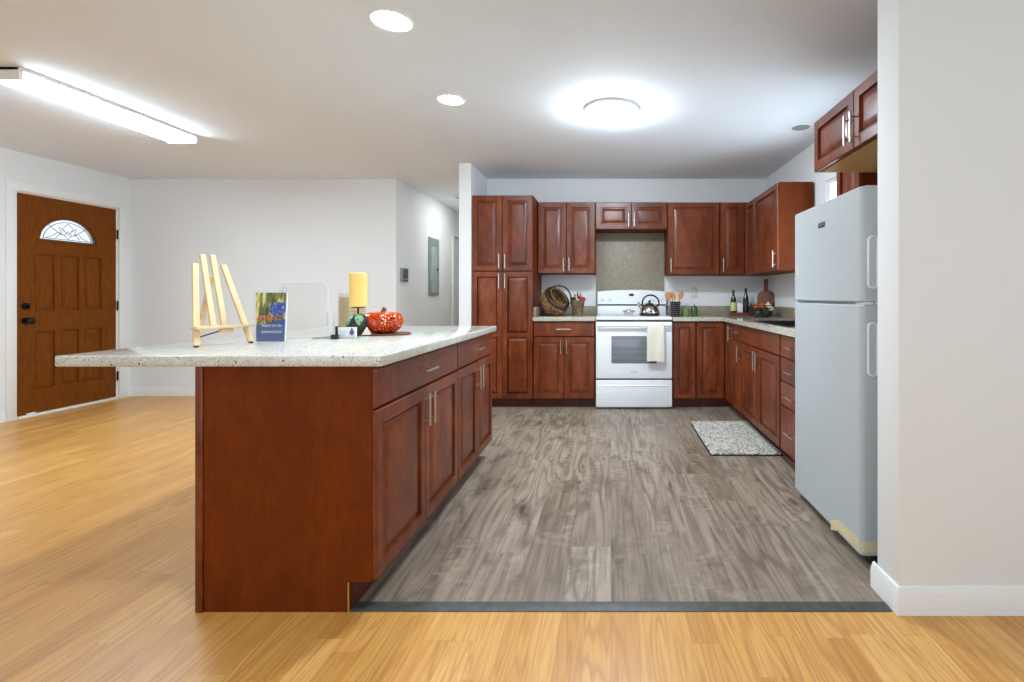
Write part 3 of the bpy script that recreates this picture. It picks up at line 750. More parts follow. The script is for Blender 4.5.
# ------------------------------------------------------------ fridge
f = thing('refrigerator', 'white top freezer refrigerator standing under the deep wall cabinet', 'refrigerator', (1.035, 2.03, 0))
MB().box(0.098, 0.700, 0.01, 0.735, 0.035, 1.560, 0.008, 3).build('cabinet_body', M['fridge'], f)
def fdoor(name, z0, z1):
    b = MB(); ro = 0.022
    def loop(z, ins):
        o = []
        x0, x1, y0, y1 = ins, 0.092, ins, 0.743-ins
        pts = [(x1, y0)]
        for i in range(6): a = R(-90 - 90*i/5); pts.append((x0+ro+ro*math.cos(a), y0+ro+ro*math.sin(a)))
        for i in range(6): a = R(180 - 90*i/5); pts.append((x0+ro+ro*math.cos(a), y1-ro+ro*math.sin(a)))
        pts.append((x1, y1))
        return [(x, y, z) for x, y in pts]
    b.rings([loop(z0, 0.005), loop(z0+0.005, 0.0), loop(z1-0.005, 0.0), loop(z1, 0.005)])
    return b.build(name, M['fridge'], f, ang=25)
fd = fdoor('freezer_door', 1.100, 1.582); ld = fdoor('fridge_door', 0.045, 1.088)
def stadium(cx, z0, z1, r, n=8):
    o = []
    for i in range(n+1): a = R(180*i/n); o.append((cx+r*math.cos(a), z1-r+r*math.sin(a)))
    for i in range(n+1): a = R(180+180*i/n); o.append((cx+r*math.cos(a), z0+r+r*math.sin(a)))
    return o
M['fridge_in'] = plain('handle_recess_grey', (0.56,0.60,0.60), 0.45)
for pr, z0, z1 in ((fd, 1.153, 1.376), (ld, 0.790, 1.018)):
    b = MB()
    S = lambda r, y: [(x, y, z) for x, z in stadium(0.048, z0+0.022-r, z1-0.022+r, r)]
    b.rings([S(0.023, 0.0005), S(0.022, -0.007), S(0.018, -0.010), S(0.014, -0.006), S(0.013, 0.0002)], False, False)
    rim = b.build('handle_rim', M['white'], pr, ang=50)
    MB().rings([S(0.014, -0.0035), S(0.013, -0.0010)], True, True).build('handle_recess', M['fridge_in'], rim)
bd = MB().box(-0.003, 0.001, 0.340, 0.412, 1.462, 1.486, 0.001).build('badge', plain('badge_grey', srgb(82,86,92), 0.35, 0.4), fd)
b = MB()
for i in range(5): b.box(-0.0036, -0.003, 0.350+i*0.011, 0.357+i*0.011, 1.471, 1.477)
b.build('badge_lettering', M['gmetal'], bd)
MB().box(-0.0012, 0.001, 0.668, 0.69, 1.24, 1.285).build('sticker', plain('yellow_sticker', srgb(214,204,160), 0.6), fd)
b = MB(); b.box(0.02, 0.10, 0.003, 0.74, 1.086, 1.102); b.build('door_gasket', M['gmetal'], f)
b = MB(); b.box(0.012, 0.05, -0.002, 0.07, 1.0885, 1.0995, 0.002).box(0.06, 0.085, -0.002, 0.05, 1.0885, 1.0995, 0.002); b.build('centre_hinge', M['white'], f)
MB().box(0.03, 0.16, 0.02, 0.09, 1.562, 1.590, 0.006).build('hinge_cover', M['fridge'], f)
MB().box(0.05, 0.10, 0.02, 0.72, 0.004, 0.045, 0.003).build('kick_grille', M['black'], f)
for y in (0.08, 0.65):
    for x in (0.12, 0.62): MB().cyl((x, y, 0.0), (x, y, 0.036), 0.02).build('foot', M['black'], f)
b = MB()
def tl(z): return [(0.093, -0.0012, z), (0.022, -0.0012, z), (0.010, 0.003, z), (0.0035, 0.010, z), (-0.0012, 0.022, z), (-0.0012, 0.20, z), (-0.0004, 0.20, z), (-0.0002, 0.022, z), (0.0045, 0.011, z), (0.011, 0.0045, z), (0.022, -0.0002, z), (0.093, -0.0002, z)]
b.rings([tl(0.062), tl(0.108)])
b.rings([[(-0.002, 0.20, 0.055), (-0.002, 0.20, 0.105), (-0.001, 0.20, 0.105), (-0.001, 0.20, 0.055)], [(-0.020, 0.235, 0.045), (-0.016, 0.24, 0.09), (-0.014, 0.24, 0.09), (-0.018, 0.235, 0.045)], [(-0.008, 0.262, 0.03), (-0.004, 0.25, 0.075), (-0.002, 0.25, 0.075), (-0.006, 0.262, 0.03)]])
b.build('masking_tape', M['terr'], ld, ang=30)

# ------------------------------------------------------------ ceiling fixtures
t_ = thing('tube_light', 'long lit fluorescent tube fixture with wraparound diffuser on the ceiling at left', 'ceiling light', (-3.515, 2.81, H))
MB().box(-0.124, 0.124, 0.0, 1.22, -0.024, 0, 0.003).build('housing', M['trim'], t_)
b = MB()
pf = [(-0.112, -0.018), (-0.108, -0.045), (-0.095, -0.060), (-0.05, -0.068), (0.05, -0.068), (0.095, -0.060), (0.110, -0.045), (0.112, -0.018)]
b.rings([[(x, y, z) for x, z in pf] for y in (0.02, 1.20)]); b.build('diffuser', M['lamp_tube'], t_)
for y in (0.0, 1.198):
    b = MB(); b.box(-0.118, 0.118, y, y+0.022, -0.072, -0.001, 0.004); b.build('end_cap', M['trim'], t_)
def downlight(name, label, x, y, r, lit=True, grp=None, lens='lamp_down'):
    t_ = thing(name, label, 'recessed light' if lit else 'ceiling speaker', (x, y, H), group=grp)
    MB().lathe([(r, 0), (r, -0.004), (r*0.93, -0.008), (r*0.80, -0.005), (r*0.78, 0.0)], seg=48).build('trim_ring', M['trim'], t_)
    MB().lathe([(r*0.80, -0.001), (r*0.79, -0.0045), (0.0, -0.0045)], seg=48).build('lens' if lit else 'grille', M[lens] if lit else M['gmetal'], t_)
downlight('recessed_light', 'lit recessed ceiling light nearest the camera, above the near end of the island', -1.05, 2.344, 0.100)
downlight('recessed_light', 'lit recessed ceiling light farther back, in front of the hall', -1.075, 3.290, 0.092)
downlight('recessed_light', 'unseen recessed fill light added just in front of the near island end, third in its row', -1.05, 1.40, 0.100)  # this one and the next are out of view, added to brighten the near floor
downlight('recessed_light', 'unseen recessed fill light added nearest the viewer, last in its row', -1.05, 0.45, 0.100, lens='lamp_fill')
downlight('recessed_light', 'unseen recessed fill light added above the oak floor before the right foreground wall', 0.10, 0.70, 0.100, lens='lamp_fill')  # outside the row and out of view, added as fill
downlight('ceiling_vent', 'unlit round grey ceiling disc beside the deep wall cabinet', 1.484, 3.83, 0.085, lit=False)
t_ = thing('dome_light', 'lit round frosted dome light on the kitchen ceiling', 'ceiling light', (0.007, 3.45, H))
MB().lathe([(0.188, 0), (0.190, -0.022), (0.184, -0.025), (0.17, -0.02)], seg=56).build('base_ring', M['trim'], t_)
MB().lathe([(0.172, -0.018), (0.178, -0.036), (0.168, -0.054), (0.145, -0.068), (0.09, -0.082), (0.0, -0.088)], seg=56).build('dome', M['lamp_dome'], t_)
t_ = thing('hall_light', 'flush round light on the hall ceiling hidden behind the divider wall', 'ceiling light', (-1.84, 6.75, H))
MB().lathe([(0.15, 0), (0.152, -0.012), (0.145, -0.014), (0.0, -0.014)], seg=40).build('lens', emis('hall_dome', (0.93, 0.96, 0.93), 20.0), t_)
t_ = thing('smoke_detector', 'small white smoke detector on the hall ceiling', 'smoke detector', (-2.0, 6.42, H))
MB().lathe([(0.05, 0), (0.052, -0.02), (0.045, -0.035), (0.0, -0.04)], seg=28).build('case', M['white'], t_)
MB().lathe([(0.03, -0.036), (0.03, -0.042), (0.0, -0.043)], seg=20).build('sensor_cap', M['gmetal'], t_)

# electrical panel + thermostat + outlet
e = thing('electrical_panel', 'grey metal electrical panel on the hall wall', 'electrical panel', (XH, 6.48, 1.125), 90)
MB().box(0, 0.375, -0.016, 0, 0, 0.785, 0.003).build('frame', M['gmetal'], e)
pd = MB().box(0.055, 0.320, -0.024, -0.015, 0.04, 0.665, 0.003).build('panel_door', M['gmetal2'], e)
MB().box(0.285, 0.312, -0.030, -0.023, 0.345, 0.385, 0.002).build('latch', M['iron'], pd)
e = thing('thermostat', 'small grey thermostat near the hall corner', 'thermostat', (XH, 5.62, 1.285), 90)
MB().box(0, 0.185, -0.022, 0, 0, 0.165, 0.006).build('case', M['gmetal'], e)
MB().box(0.022, 0.172, -0.0245, -0.02, 0.045, 0.155, 0.002).build('screen', M['lcd'], e)
MB().box(0.045, 0.165, -0.0245, -0.02, 0.014, 0.032, 0.001).build('button_bar', M['black'], e)
e = thing('wall_outlet', 'ivory double outlet plate on the wall above the green pots', 'outlet', (0.935, YB, 1.105))
MB().box(-0.038, 0.038, -0.006, 0, 0, 0.117, 0.002).build('plate', plain('ivory_plastic', srgb(214,212,206), 0.4), e)
for z in (0.022, 0.068): MB().box(-0.017, 0.017, -0.0085, -0.005, z, z+0.028, 0.003).build('socket', M['trim'], e)

# ------------------------------------------------------------ mat
m_ = thing('bath_mat', 'grey white looped mat with dark edge on the floor before the sink', 'mat', (0.955, 3.89, 0), 0)
MB().box(-0.257, 0.257, -0.450, 0.450, 0, 0.008, 0.003).build('backing', plain('charcoal_edge', srgb(46,44,44), 0.9), m_)
b = MB(); nxm, nym = 32, 52
for j in range(nym):
    for i in range(nxm):
        x = -0.243 + 0.486*(i + (0.5 if j % 2 else 0.0))/(nxm-0.5); y = -0.435 + 0.87*j/(nym-1)
        if i == nxm-1 and j % 2: x = 0.243
        a = random.uniform(-0.6, 0.6); r = random.uniform(0.0075, 0.0105)
        b.ball((x+random.uniform(-.002, .002), y+random.uniform(-.002, .002), 0.012), (r*0.85, r*1.25, 0.011), 6, 4, Matrix.Rotation(a, 3, 'Z'))
o = b.build('pile', M['pile'], m_, ang=180); o['kind'] = 'stuff'

# ------------------------------------------------------------ things on the island
CT = 0.9145
def bar(b, p0, p1, w, th, side):
    """rectangular bar from p0 to p1; side = width direction"""
    p0 = Vector(p0); p1 = Vector(p1); d = (p1-p0).normalized(); s_ = Vector(side); s_ = (s_ - d*s_.dot(d)).normalized(); n = d.cross(s_)
    def lp(p): return [p + s_*(w/2*a) + n*(th/2*c) for a, c in ((-1,-1), (1,-1), (1,1), (-1,1))]
    return b.rings([lp(p0), lp(p1)])
# easel: local x along the tray, local -y the way it faces
ez = thing('tabletop_easel', 'small pale pine tabletop easel at the left end of the island', 'easel', (-1.663, 2.11, CT), 67)
H0 = 0.385; lean = 0.125
def ep(x, z): return (x, lean*z/H0, z)
for x0_, x1_, top in ((-0.105, -0.052, 0.350), (0.105, 0.056, 0.350)):
    b = MB(); bar(b, (x0_, 0.0, 0.006), ep(x1_, top), 0.022, 0.011, (1, 0, 0)); b.build('leg', M['pine'], ez)
for x0_, x1_ in ((-0.030, -0.018), (0.012, 0.020)):
    b = MB(); bar(b, ep(x0_, 0.080), ep(x1_, 0.392), 0.020, 0.012, (1, 0, 0)); b.build('mast', M['pine'], ez)
b = MB(); bar(b, (-0.005, 0.19, 0.006), ep(0.0, 0.30), 0.018, 0.010, (1, 0, 0)); b.build('rear_leg', M['pine'], ez)
MB().box(-0.115, 0.112, -0.020, 0.022, 0.072, 0.084, 0.002).build('tray', M['pine'], ez)
b = MB(); b.cyl(ep(-0.065, 0.292), ep(0.065, 0.292), 0.0022, seg=8); b.build('cross_rod', M['nickel'], ez)
b = MB(); b.cyl((0.02, 0.02, 0.068), (-0.075, 0.05, 0.035), 0.0028, seg=8); b.build('dark_rod', M['black'], ez)  # thin dark rod slanting below the tray
b = MB(); b.cyl((-0.02, 0.0, 0.062), (0.03, 0.0, 0.062), 0.009, seg=12); b.build('wing_nut', M['pine'], ez)
for x, y in ((-0.105, 0), (0.105, 0), (-0.005, 0.19)): MB().cyl((x, y, 0), (x, y, 0.006), 0.009, seg=12).build('rubber_foot', M['black'], ez)

# flyer holder
fh = thing('flyer_holder', 'clear flyer holder with a blue leaflet beside the easel', 'flyer holder', (-1.528, 2.205, CT), 3)
def sheet(b, x0, x1, z0, z1, y0, th):
    # leaning plate: y grows with z, and the top flares
    lean_ = 0.16
    def P(x, z, o): return (x*(1+0.12*z/0.22) - 0.018*z/0.22 - 0.006, y0 + o + lean_*z, z)
    b.rings([[P(x0, z0, 0), P(x1, z0, 0), P(x1, z1, 0), P(x0, z1, 0)], [P(x0, z0, th), P(x1, z0, th), P(x1, z1, th), P(x0, z1, th)]])
    return b
b = MB(); sheet(b, -0.066, 0.066, 0.003, 0.232, -0.004, 0.002); sheet(b, -0.066, 0.066, 0.003, 0.232, 0.010, 0.002); b.box(-0.066, 0.066, -0.004, 0.075, 0, 0.003)
b.build('clear_shell', M['acrylic'], fh)
t = NT('leaflet_photo'); c = t.coords(); sp = t.n('ShaderNodeSeparateXYZ'); t.l(c, sp.inputs[0]); z_ = sp.outputs[2]; x_ = sp.outputs[0]
trees = t.ramp(t.noise(t.mapping(c, scale=(70, 10, 14)), 1.0, 3), [(0.35, srgb(60,66,40)), (0.5, srgb(120,120,60)), (0.62, srgb(222,208,120)), (0.8, srgb(245,236,190))])
blob = t.math('SUBTRACT', 1.0, t.math('ADD', t.math('POWER', t.math('DIVIDE', t.math('SUBTRACT', x_, 0.014), 0.040), 2.0), t.math('POWER', t.math('DIVIDE', t.math('SUBTRACT', z_, 0.152), 0.034), 2.0)))
bm_ = t.math('GREATER_THAN', t.math('ADD', blob, t.math('MULTIPLY', t.math('SUBTRACT', t.noise(c, 60, 2), 0.5), 0.9)), 0.15)
blue = t.ramp(t.noise(c, 90, 2), [(0.4, srgb(24,62,150)), (0.6, srgb(46,96,190)), (0.68, srgb(225,190,165))])
col = t.mix(bm_, trees, blue)
legs = t.math('MULTIPLY', t.math('LESS_THAN', t.math('ABSOLUTE', t.math('SUBTRACT', z_, 0.112)), 0.011), t.math('GREATER_THAN', t.noise(t.mapping(c, scale=(110, 10, 40)), 1.0, 2), 0.47))
col = t.mix(legs, col, srgb(205,110,80))
edge = t.math('ADD', 0.094, t.math('MULTIPLY', x_, 0.25))
low = t.math('LESS_THAN', z_, edge)
bl = t.ramp(z_, [(0.0, srgb(96,110,150)), (1.0, srgb(60,90,150))])
col = t.mix(low, col, t.mix(t.math('GREATER_THAN', z_, 0.078), srgb(88,104,146), srgb(48,80,150)))
M['leaflet'] = t.fin(col, 0.35)
lf = sheet(MB(), -0.060, 0.060, 0.006, 0.226, 0.0, 0.003).build('leaflet', M['leaflet'], fh)
sheet(MB(), -0.064, 0.064, 0.004, 0.230, 0.0035, 0.004).build('leaflet_back', M['paperw'], fh)
ang_l = math.atan(0.16)
lettering('lettering', 'PLENT OF TH', 0.0140, M['paperw'], lf, (-0.006, 0.16*0.076-0.0008, 0.076), (R(90)-ang_l, 0, 0))
lettering('lettering', 'KNOWLEDGE', 0.0140, M['paperw'], lf, (-0.004, 0.16*0.048-0.0008, 0.048), (R(90)-ang_l, 0, 0))

# clear upright sheet with a hole
cs = thing('acrylic_stand', 'clear upright acrylic sheet with a hole near its top corner behind the leaflet', 'acrylic stand', (-1.55, 2.46, CT), 0)
def hole_plate(w, h, r, hx, hz, hr, th, n=8):
    outer = []
    for cx, cz, a0 in ((w/2-r, r, -90), (w/2-r, h-r, 0), (-w/2+r, h-r, 90), (-w/2+r, r, 180)):
        for i in range(n+1): a = R(a0+90*i/n); outer.append((cx+r*math.cos(a), cz+r*math.sin(a)))
    inner = []
    for x, z in outer:
        a = math.atan2(z-hz, x-hx); inner.append((hx+hr*math.cos(a), hz+hr*math.sin(a)))
    return outer, inner
ou, inn = hole_plate(0.255, 0.275, 0.02, -0.088, 0.235, 0.012, 0.003)
def at_(l, y): return [(x, y, z+0.004) for x, z in l]
MB().rings([at_(ou, 0), at_(inn, 0), at_(inn, 0.003), at_(ou, 0.003), at_(ou, 0)], False, False).build('sheet', M['acrylic'], cs)
MB().box(-0.1275, 0.1275, -0.03, 0.03, 0, 0.004).build('foot', M['acrylic'], cs)
MB().tube([(-0.088+0.0125*math.cos(2*math.pi*i/24), 0.0, 0.239+0.0125*math.sin(2*math.pi*i/24)) for i in range(24)], 0.0016, 6, True).build('hole_rim', M['gmetal'], cs)
MB().tube([(-0.1275, 0.0015, 0.01), (-0.1275, 0.0015, 0.262), (-0.120, 0.0015, 0.276), (-0.108, 0.0015, 0.2795), (0.10, 0.0015, 0.2795), (0.1275, 0.0015, 0.262), (0.1275, 0.0015, 0.01)], 0.0016, 6).build('polished_edge', M['paperw'], cs)

# pen tube, pen, business cards
ph = thing('acrylic_tube', 'short clear acrylic tube standing beside the business cards', 'tube', (-1.385, 2.42, CT))
MB().lathe([(0.017, 0), (0.017, 0.130), (0.0155, 0.130), (0.0155, 0.003), (0.0, 0.003)], seg=28).build('tube_wall', M['acrylic'], ph)
MB().lathe([(0.022, 0), (0.022, 0.003), (0, 0.003)], seg=28).build('base', M['acrylic'], ph)
pn = thing('pen', 'dark pen with thick black cap lying in front of the clear tube', 'pen', (-1.36, 2.385, CT), 8)
MB().cyl((-0.085, 0, 0.007), (0.0, 0, 0.009), 0.004, 0.006, 14).build('barrel', M['gmetal'], pn)
MB().cyl((0.0, 0, 0.012), (0.030, 0, 0.012), 0.0115, 0.0115, 18).build('cap', M['black'], pn)
bc = thing('business_card_holder', 'clear holder of white business cards with a small portrait', 'card holder', (-1.305, 2.42, CT), 0)
b = MB(); b.box(-0.050, 0.050, 0.0, 0.030, 0, 0.004).box(-0.050, 0.050, -0.003, 0.0, 0, 0.018); b.build('clear_shell', M['acrylic'], bc)
cd = MB().box(-0.045, 0.045, 0.002, 0.010, 0.004, 0.056).build('card', M['paperw'], bc)
MB().ball((0.024, 0.0018, 0.030), (0.012, 0.0006, 0.014)).ball((0.024, 0.0016, 0.045), (0.006, 0.0006, 0.007)).build('portrait', plain('portrait_print', srgb(96,92,130), 0.5, var=0.5, scale=140), cd)
MB().box(-0.040, -0.002, 0.0014, 0.003, 0.036, 0.0372).box(-0.040, -0.008, 0.0014, 0.003, 0.028, 0.029).box(-0.040, -0.012, 0.0014, 0.003, 0.021, 0.022).build('print_line', M['gmetal'], cd)
MB().box(-0.056, -0.050, -0.004, 0.03, 0, 0.060, 0.001).build('dark_side', M['iron'], bc)

# candle on dark artichoke holder
ch = thing('candle_holder', 'dark scaly ball candle holder with green leaves in front of the pumpkin', 'candle holder', (-1.352, 2.62, CT))
b = MB()
b.ball((0, 0, 0.056), (0.052, 0.052, 0.056), 24, 16)
for r_ in range(7):
    zz = 0.012 + r_*0.0145; rr_ = 0.052*math.sqrt(max(0.05, 1-((zz-0.056)/0.056)**2))
    for i in range(14):
        a = 2*math.pi*(i+0.5*(r_ % 2))/14
        b.ball((rr_*math.cos(a), rr_*math.sin(a), zz), (0.0065, 0.0065, 0.008), 8, 5)
b.build('ball', M['dkball'], ch)
for i, a in enumerate((-58, -125, 172, 75)):
    b = MB(); L_ = 0.07; loops = []
    for j in range(8):
        u = j/7; wd = 0.020*math.sin(math.pi*min(1, u*0.9+0.08))**0.8
        ph_ = 0.30 + u*1.25; rr_ = 0.056
        cxp = rr_*math.sin(ph_); cz = 0.056 + 0.060*math.cos(ph_)
        loops.append([(cxp*math.cos(R(a)) - s_*wd*math.sin(R(a)), cxp*math.sin(R(a)) + s_*wd*math.cos(R(a)), cz + o_) for s_, o_ in ((-1, 0), (0, 0.004), (1, 0), (0, -0.001))])
    b.rings(loops); b.build('leaf', M['leaf'], ch)
MB().cyl((0, 0, 0.105), (0, 0, 0.148), 0.005, seg=12).build('spike', M['iron'], ch)
MB().lathe([(0, 0.146), (0.03, 0.147), (0.034, 0.151), (0, 0.152)], seg=24).build('plate', M['iron'], ch)
cn = thing('pillar_candle', 'thick pale yellow pillar candle on the dark ball holder', 'candle', (-1.352, 2.62, CT+0.1525))
MB().lathe([(0, 0), (0.040, 0), (0.044, 0.004), (0.044, 0.176), (0.040, 0.181), (0.03, 0.178), (0, 0.175)], seg=36).build('wax', M['wax'], cn)
MB().cyl((0, 0, 0.174), (0, 0, 0.183), 0.0015, seg=6).build('wick', M['black'], cn)
# glass vase with tan filling
vz = thing('glass_vase', 'clear glass cylinder lined with tan fibre behind the yellow candle', 'vase', (-1.565, 2.96, CT))
MB().lathe([(0, 0), (0.072, 0), (0.075, 0.004), (0.075, 0.228), (0.072, 0.228), (0.072, 0.006), (0, 0.006)], seg=36).build('glass', M['glassv'], vz)
b = MB()
prof = [(0, 0.008)]
for i in range(41): prof.append((0.068 + (0.0015 if i % 2 else 0), 0.008+0.195*i/40))
prof.append((0, 0.203)); b.lathe(prof, seg=36); b.build('fibre_lining', M['tansand'], vz)
# wooden tray, pumpkin
tr = MB().lathe([(0, 0), (0.150, 0.0), (0.162, 0.004), (0.160, 0.008), (0.148, 0.006), (0, 0.005)], seg=40, M=Matrix.Diagonal((1, 0.72, 1))).build('wooden_tray', M['board'], loc=(-1.262, 2.69, CT))
tag(tr, 'thin dark oval wooden tray under the pumpkin', 'tray')
ch.location.y = 2.62
pk = thing('ceramic_pumpkin', 'orange pierced ceramic pumpkin on the wooden tray', 'pumpkin', (-1.262, 2.715, CT+0.0065))
b = MB(); seg = 72; loops = []
for j in range(21):
    ph_ = math.pi*j/20; lp = []
    for i in range(seg):
        a = 2*math.pi*i/seg; lobe = 1 - 0.075*(1-abs(math.sin(a*4.5+0.6)))**1.6
        rr_ = 0.104*math.sin(ph_)**0.62*lobe
        zz = 0.063 - 0.063*math.cos(ph_)*(1.0)
        if ph_ > 2.2: zz -= 0.016*((ph_-2.2)/0.94)**2
        lp.append((max(rr_, 1e-4)*math.cos(a), max(rr_, 1e-4)*math.sin(a), max(0, zz)))
    loops.append(lp)
b.rings(loops); b.build('body', M['pumpkin'], pk, ang=60)
MB().tube([(0, 0, 0.100), (0.0, 0, 0.118), (0.004, 0, 0.130), (0.010, 0, 0.137)], [0.020, 0.013, 0.011, 0.013], 12).build('stem', plain('brown_stem', srgb(128,78,40), 0.4), pk)
st = MB().rings([[(-0.018, -0.018, 0), (0.018, -0.018, 0), (0.018, 0.018, 0), (-0.018, 0.018, 0)], [(-0.001, -0.001, 0.040), (0.001, -0.001, 0.040), (0.001, 0.001, 0.040), (-0.001, 0.001, 0.040)]]).build('paper_cone', M['garlic'], loc=(-1.290, 2.588, CT+0.007))
tag(st, 'tiny pale pointed ornament between candle holder and pumpkin', 'ornament')

# ------------------------------------------------------------ things on the back counters
KZ = 0.9145
def coil(b, prof, r, c=(0,0,0), M_=None, seg=40, wob=0.0):
    """horizontal woven rings following prof [(radius, z)]"""
    for k_, (pr, pz) in enumerate(prof):
        pts = []
        for i in range(seg):
            a = 2*math.pi*i/seg; q = pr + wob*(1 if (i + k_) % 2 else -1)
            p = Vector((q*math.cos(a), q*math.sin(a), pz))
            if M_ is not None: p = M_ @ p
            pts.append(p + Vector(c))
        b.tube(pts, r, 6, True)
BKS = 1.13
bk = thing('wicker_basket', 'large round brown wicker basket tipped on its side, left of the small basket', 'basket', (-0.585, 5.20, KZ))
Rm = (Matrix.Rotation(R(35), 3, 'Z') @ Matrix.Rotation(R(52), 3, 'Y')) 
Rm = Matrix.Rotation(R(-38), 3, 'Z') @ Matrix.Rotation(R(52), 3, 'Y')
cc = (-0.01, 0.0, 0.1335)
prof = []
for j in range(17):
    ph_ = 0.15 + j*(1.98-0.15)/16
    prof.append((0.132*math.sin(ph_), -0.112*math.cos(ph_)))
b = MB(); coil(b, prof, 0.0085, cc, Rm, 36, 0.0025)
inner = [(max(p-0.004, 0.001), z) for p, z in prof]
b.lathe([(0.0, -0.108)] + inner, cc, 36, Rm)
b.build('bowl', M['wicker'], bk, ang=80)
b = MB(); coil(b, [(0.124, 0.048), (0.121, 0.058)], 0.010, cc, Rm, 36, 0.002); b.build('rim', M['wicker_dk'], bk, ang=80)
b = MB()
pts = [Rm @ Vector((0.0+0.0, 0.135*math.cos(math.pi*i/18), 0.055+0.135*math.sin(math.pi*i/18))) + Vector(cc) for i in range(19)]
pts = [Vector((-0.075, -0.03, 0.20))+Vector((0.0,0,0))] + [Vector((0.035+0.115*math.cos(math.pi*(1-i/14)), -0.06, 0.165+0.118*math.sin(math.pi*(1-i/14)))) for i in range(15)] + [Vector((0.150, -0.05, 0.10))]
b.tube(pts, 0.008, 8); b.build('handle', M['wicker_dk'], bk)
b = MB()
pts = [Rm @ Vector((0.10*math.cos(2*math.pi*i/28), 0.085*math.sin(2*math.pi*i/28), 0.075)) + Vector(cc) for i in range(28)]
b.tube(pts, 0.006, 6, True); b.build('inner_hoop', M['wicker2'], bk)

bk.scale = (BKS, BKS, BKS); bk.location.x -= 0.004
sb = thing('grass_basket', 'small conical dried grass basket right of the wicker basket', 'basket', (-0.352, 5.19, KZ))
b = MB(); coil(b, [(0.048+0.020*i/16, 0.004+0.152*i/16) for i in range(17)], 0.0055, (0,0,0), None, 32, 0.0015)
b.lathe([(0, 0.002), (0.046, 0.002), (0.066, 0.154), (0.060, 0.154), (0.042, 0.01), (0, 0.01)], seg=32); b.build('wall', M['wicker2'], sb, ang=80)
b = MB(); coil(b, [(0.070, 0.160)], 0.007, seg=32); b.build('rim', M['wicker2'], sb)
def bloom(label, name, loc, mat, h, n=9, r=0.018, ln=(0, 0), dots=None):
    t_ = thing(name, label, 'dried flower', loc)
    MB().tube([(0, 0, 0), (ln[0]*0.5, ln[1]*0.5, h*0.55), (ln[0], ln[1], h)], 0.0025, 6).build('stem', M['leaf'], t_)
    b = MB()
    for i in range(n):
        a = 2*math.pi*i/n
        b.ball((ln[0]+r*0.7*math.cos(a), ln[1]+r*0.7*math.sin(a), h+0.006*(i % 2)), (r*0.6, r*0.6, r*0.7), 8, 6)
    b.ball((ln[0], ln[1], h+0.008), (r*0.7, r*0.7, r*0.7), 10, 6)
    b.build('petals', mat, t_)
bloom('red dried bloom leaning right out of the small basket', 'dried_flower', (-0.345, 5.18, KZ+0.012), M['red_f'], 0.165, ln=(0.045, -0.01), r=0.026)
bloom('second red dried bloom, behind and left of the leaning one', 'dried_flower', (-0.352, 5.20, KZ+0.012), M['red_f'], 0.180, ln=(0.015, 0.0), r=0.020)
bloom('dark dried bloom at the left side of the small basket', 'dried_flower', (-0.365, 5.185, KZ+0.012), M['dkball'], 0.165, ln=(-0.035, 0.0), r=0.024)
def spray(label, loc, mat, h, ln):
    t_ = thing('grass_plume', label, 'dried grass', loc)
    MB().tube([(0, 0, 0), (ln*0.5, 0, h*0.6), (ln, 0, h*0.8)], 0.002, 6).build('stem', M['leaf'], t_)
    MB().tube([(ln, 0, h*0.72), (ln*1.08, 0, h*0.86), (ln*1.15, 0, h)], [0.006, 0.010, 0.002], 8).build('plume', mat, t_)
spray('dark upright plume at the centre of the small basket', (-0.353, 5.19, KZ+0.012), M['dkball'], 0.245, 0.0)
spray('tan plume leaning left in the small basket', (-0.357, 5.19, KZ+0.012), M['orange_f'], 0.235, -0.022)
spray('tan plume leaning right in the small basket', (-0.349, 5.19, KZ+0.012), M['wicker2'], 0.235, 0.024)

cr = thing('utensil_crock', 'dark perforated metal crock of wooden spoons right of the range', 'utensil holder', (0.695, 5.30, KZ))
b = MB(); b.lathe([(0, 0), (0.050, 0), (0.056, 0.15), (0.053, 0.15), (0.047, 0.005), (0, 0.005)], seg=32); b.build('wall', M['iron'], cr)
b = MB()
for j in range(6):
    for i in range(14):
        a = 2*math.pi*(i+0.5*(j % 2))/14; rr_ = 0.0535+0.001*j
        b.ball((rr_*math.cos(a), rr_*math.sin(a), 0.02+0.022*j), (0.005, 0.005, 0.005), 6, 4)
b.build('studs', M['chrome'], cr)
def spoon(label, dx, dy, h, rz, sh=(0.028, 0.008, 0.040)):
    t_ = thing('wooden_spoon', label, 'spoon', (0.695+dx*0.2, 5.30+dy*0.2, KZ+0.008), rz, 'wooden spoons in the crock')
    MB().tube([(0, 0, 0), (dx*0.8, dy*0.8, h)], [0.005, 0.0055], 8).build('handle', M['wood_lt'], t_)
    Mx = Matrix.Rotation(math.atan2(dx*0.8, h), 3, 'Y')
    MB().ball((dx*0.8*1.1, dy*0.8, h*1.08), sh, 16, 10, Mx).build('bowl', M['wood_lt'], t_)
spoon('wooden spoon leaning farthest left in the dark crock', -0.075, -0.01, 0.190, 0, (0.031, 0.008, 0.044))
spoon('wooden spoon second from left in the dark crock', -0.035, 0.02, 0.200, 0, (0.024, 0.007, 0.034))
spoon('wooden spoon upright in the middle of the dark crock', -0.012, -0.03, 0.185, 0, (0.018, 0.006, 0.034))
spoon('wooden spoon leaning farthest right in the dark crock', 0.055, 0.0, 0.195, 0, (0.031, 0.008, 0.044))

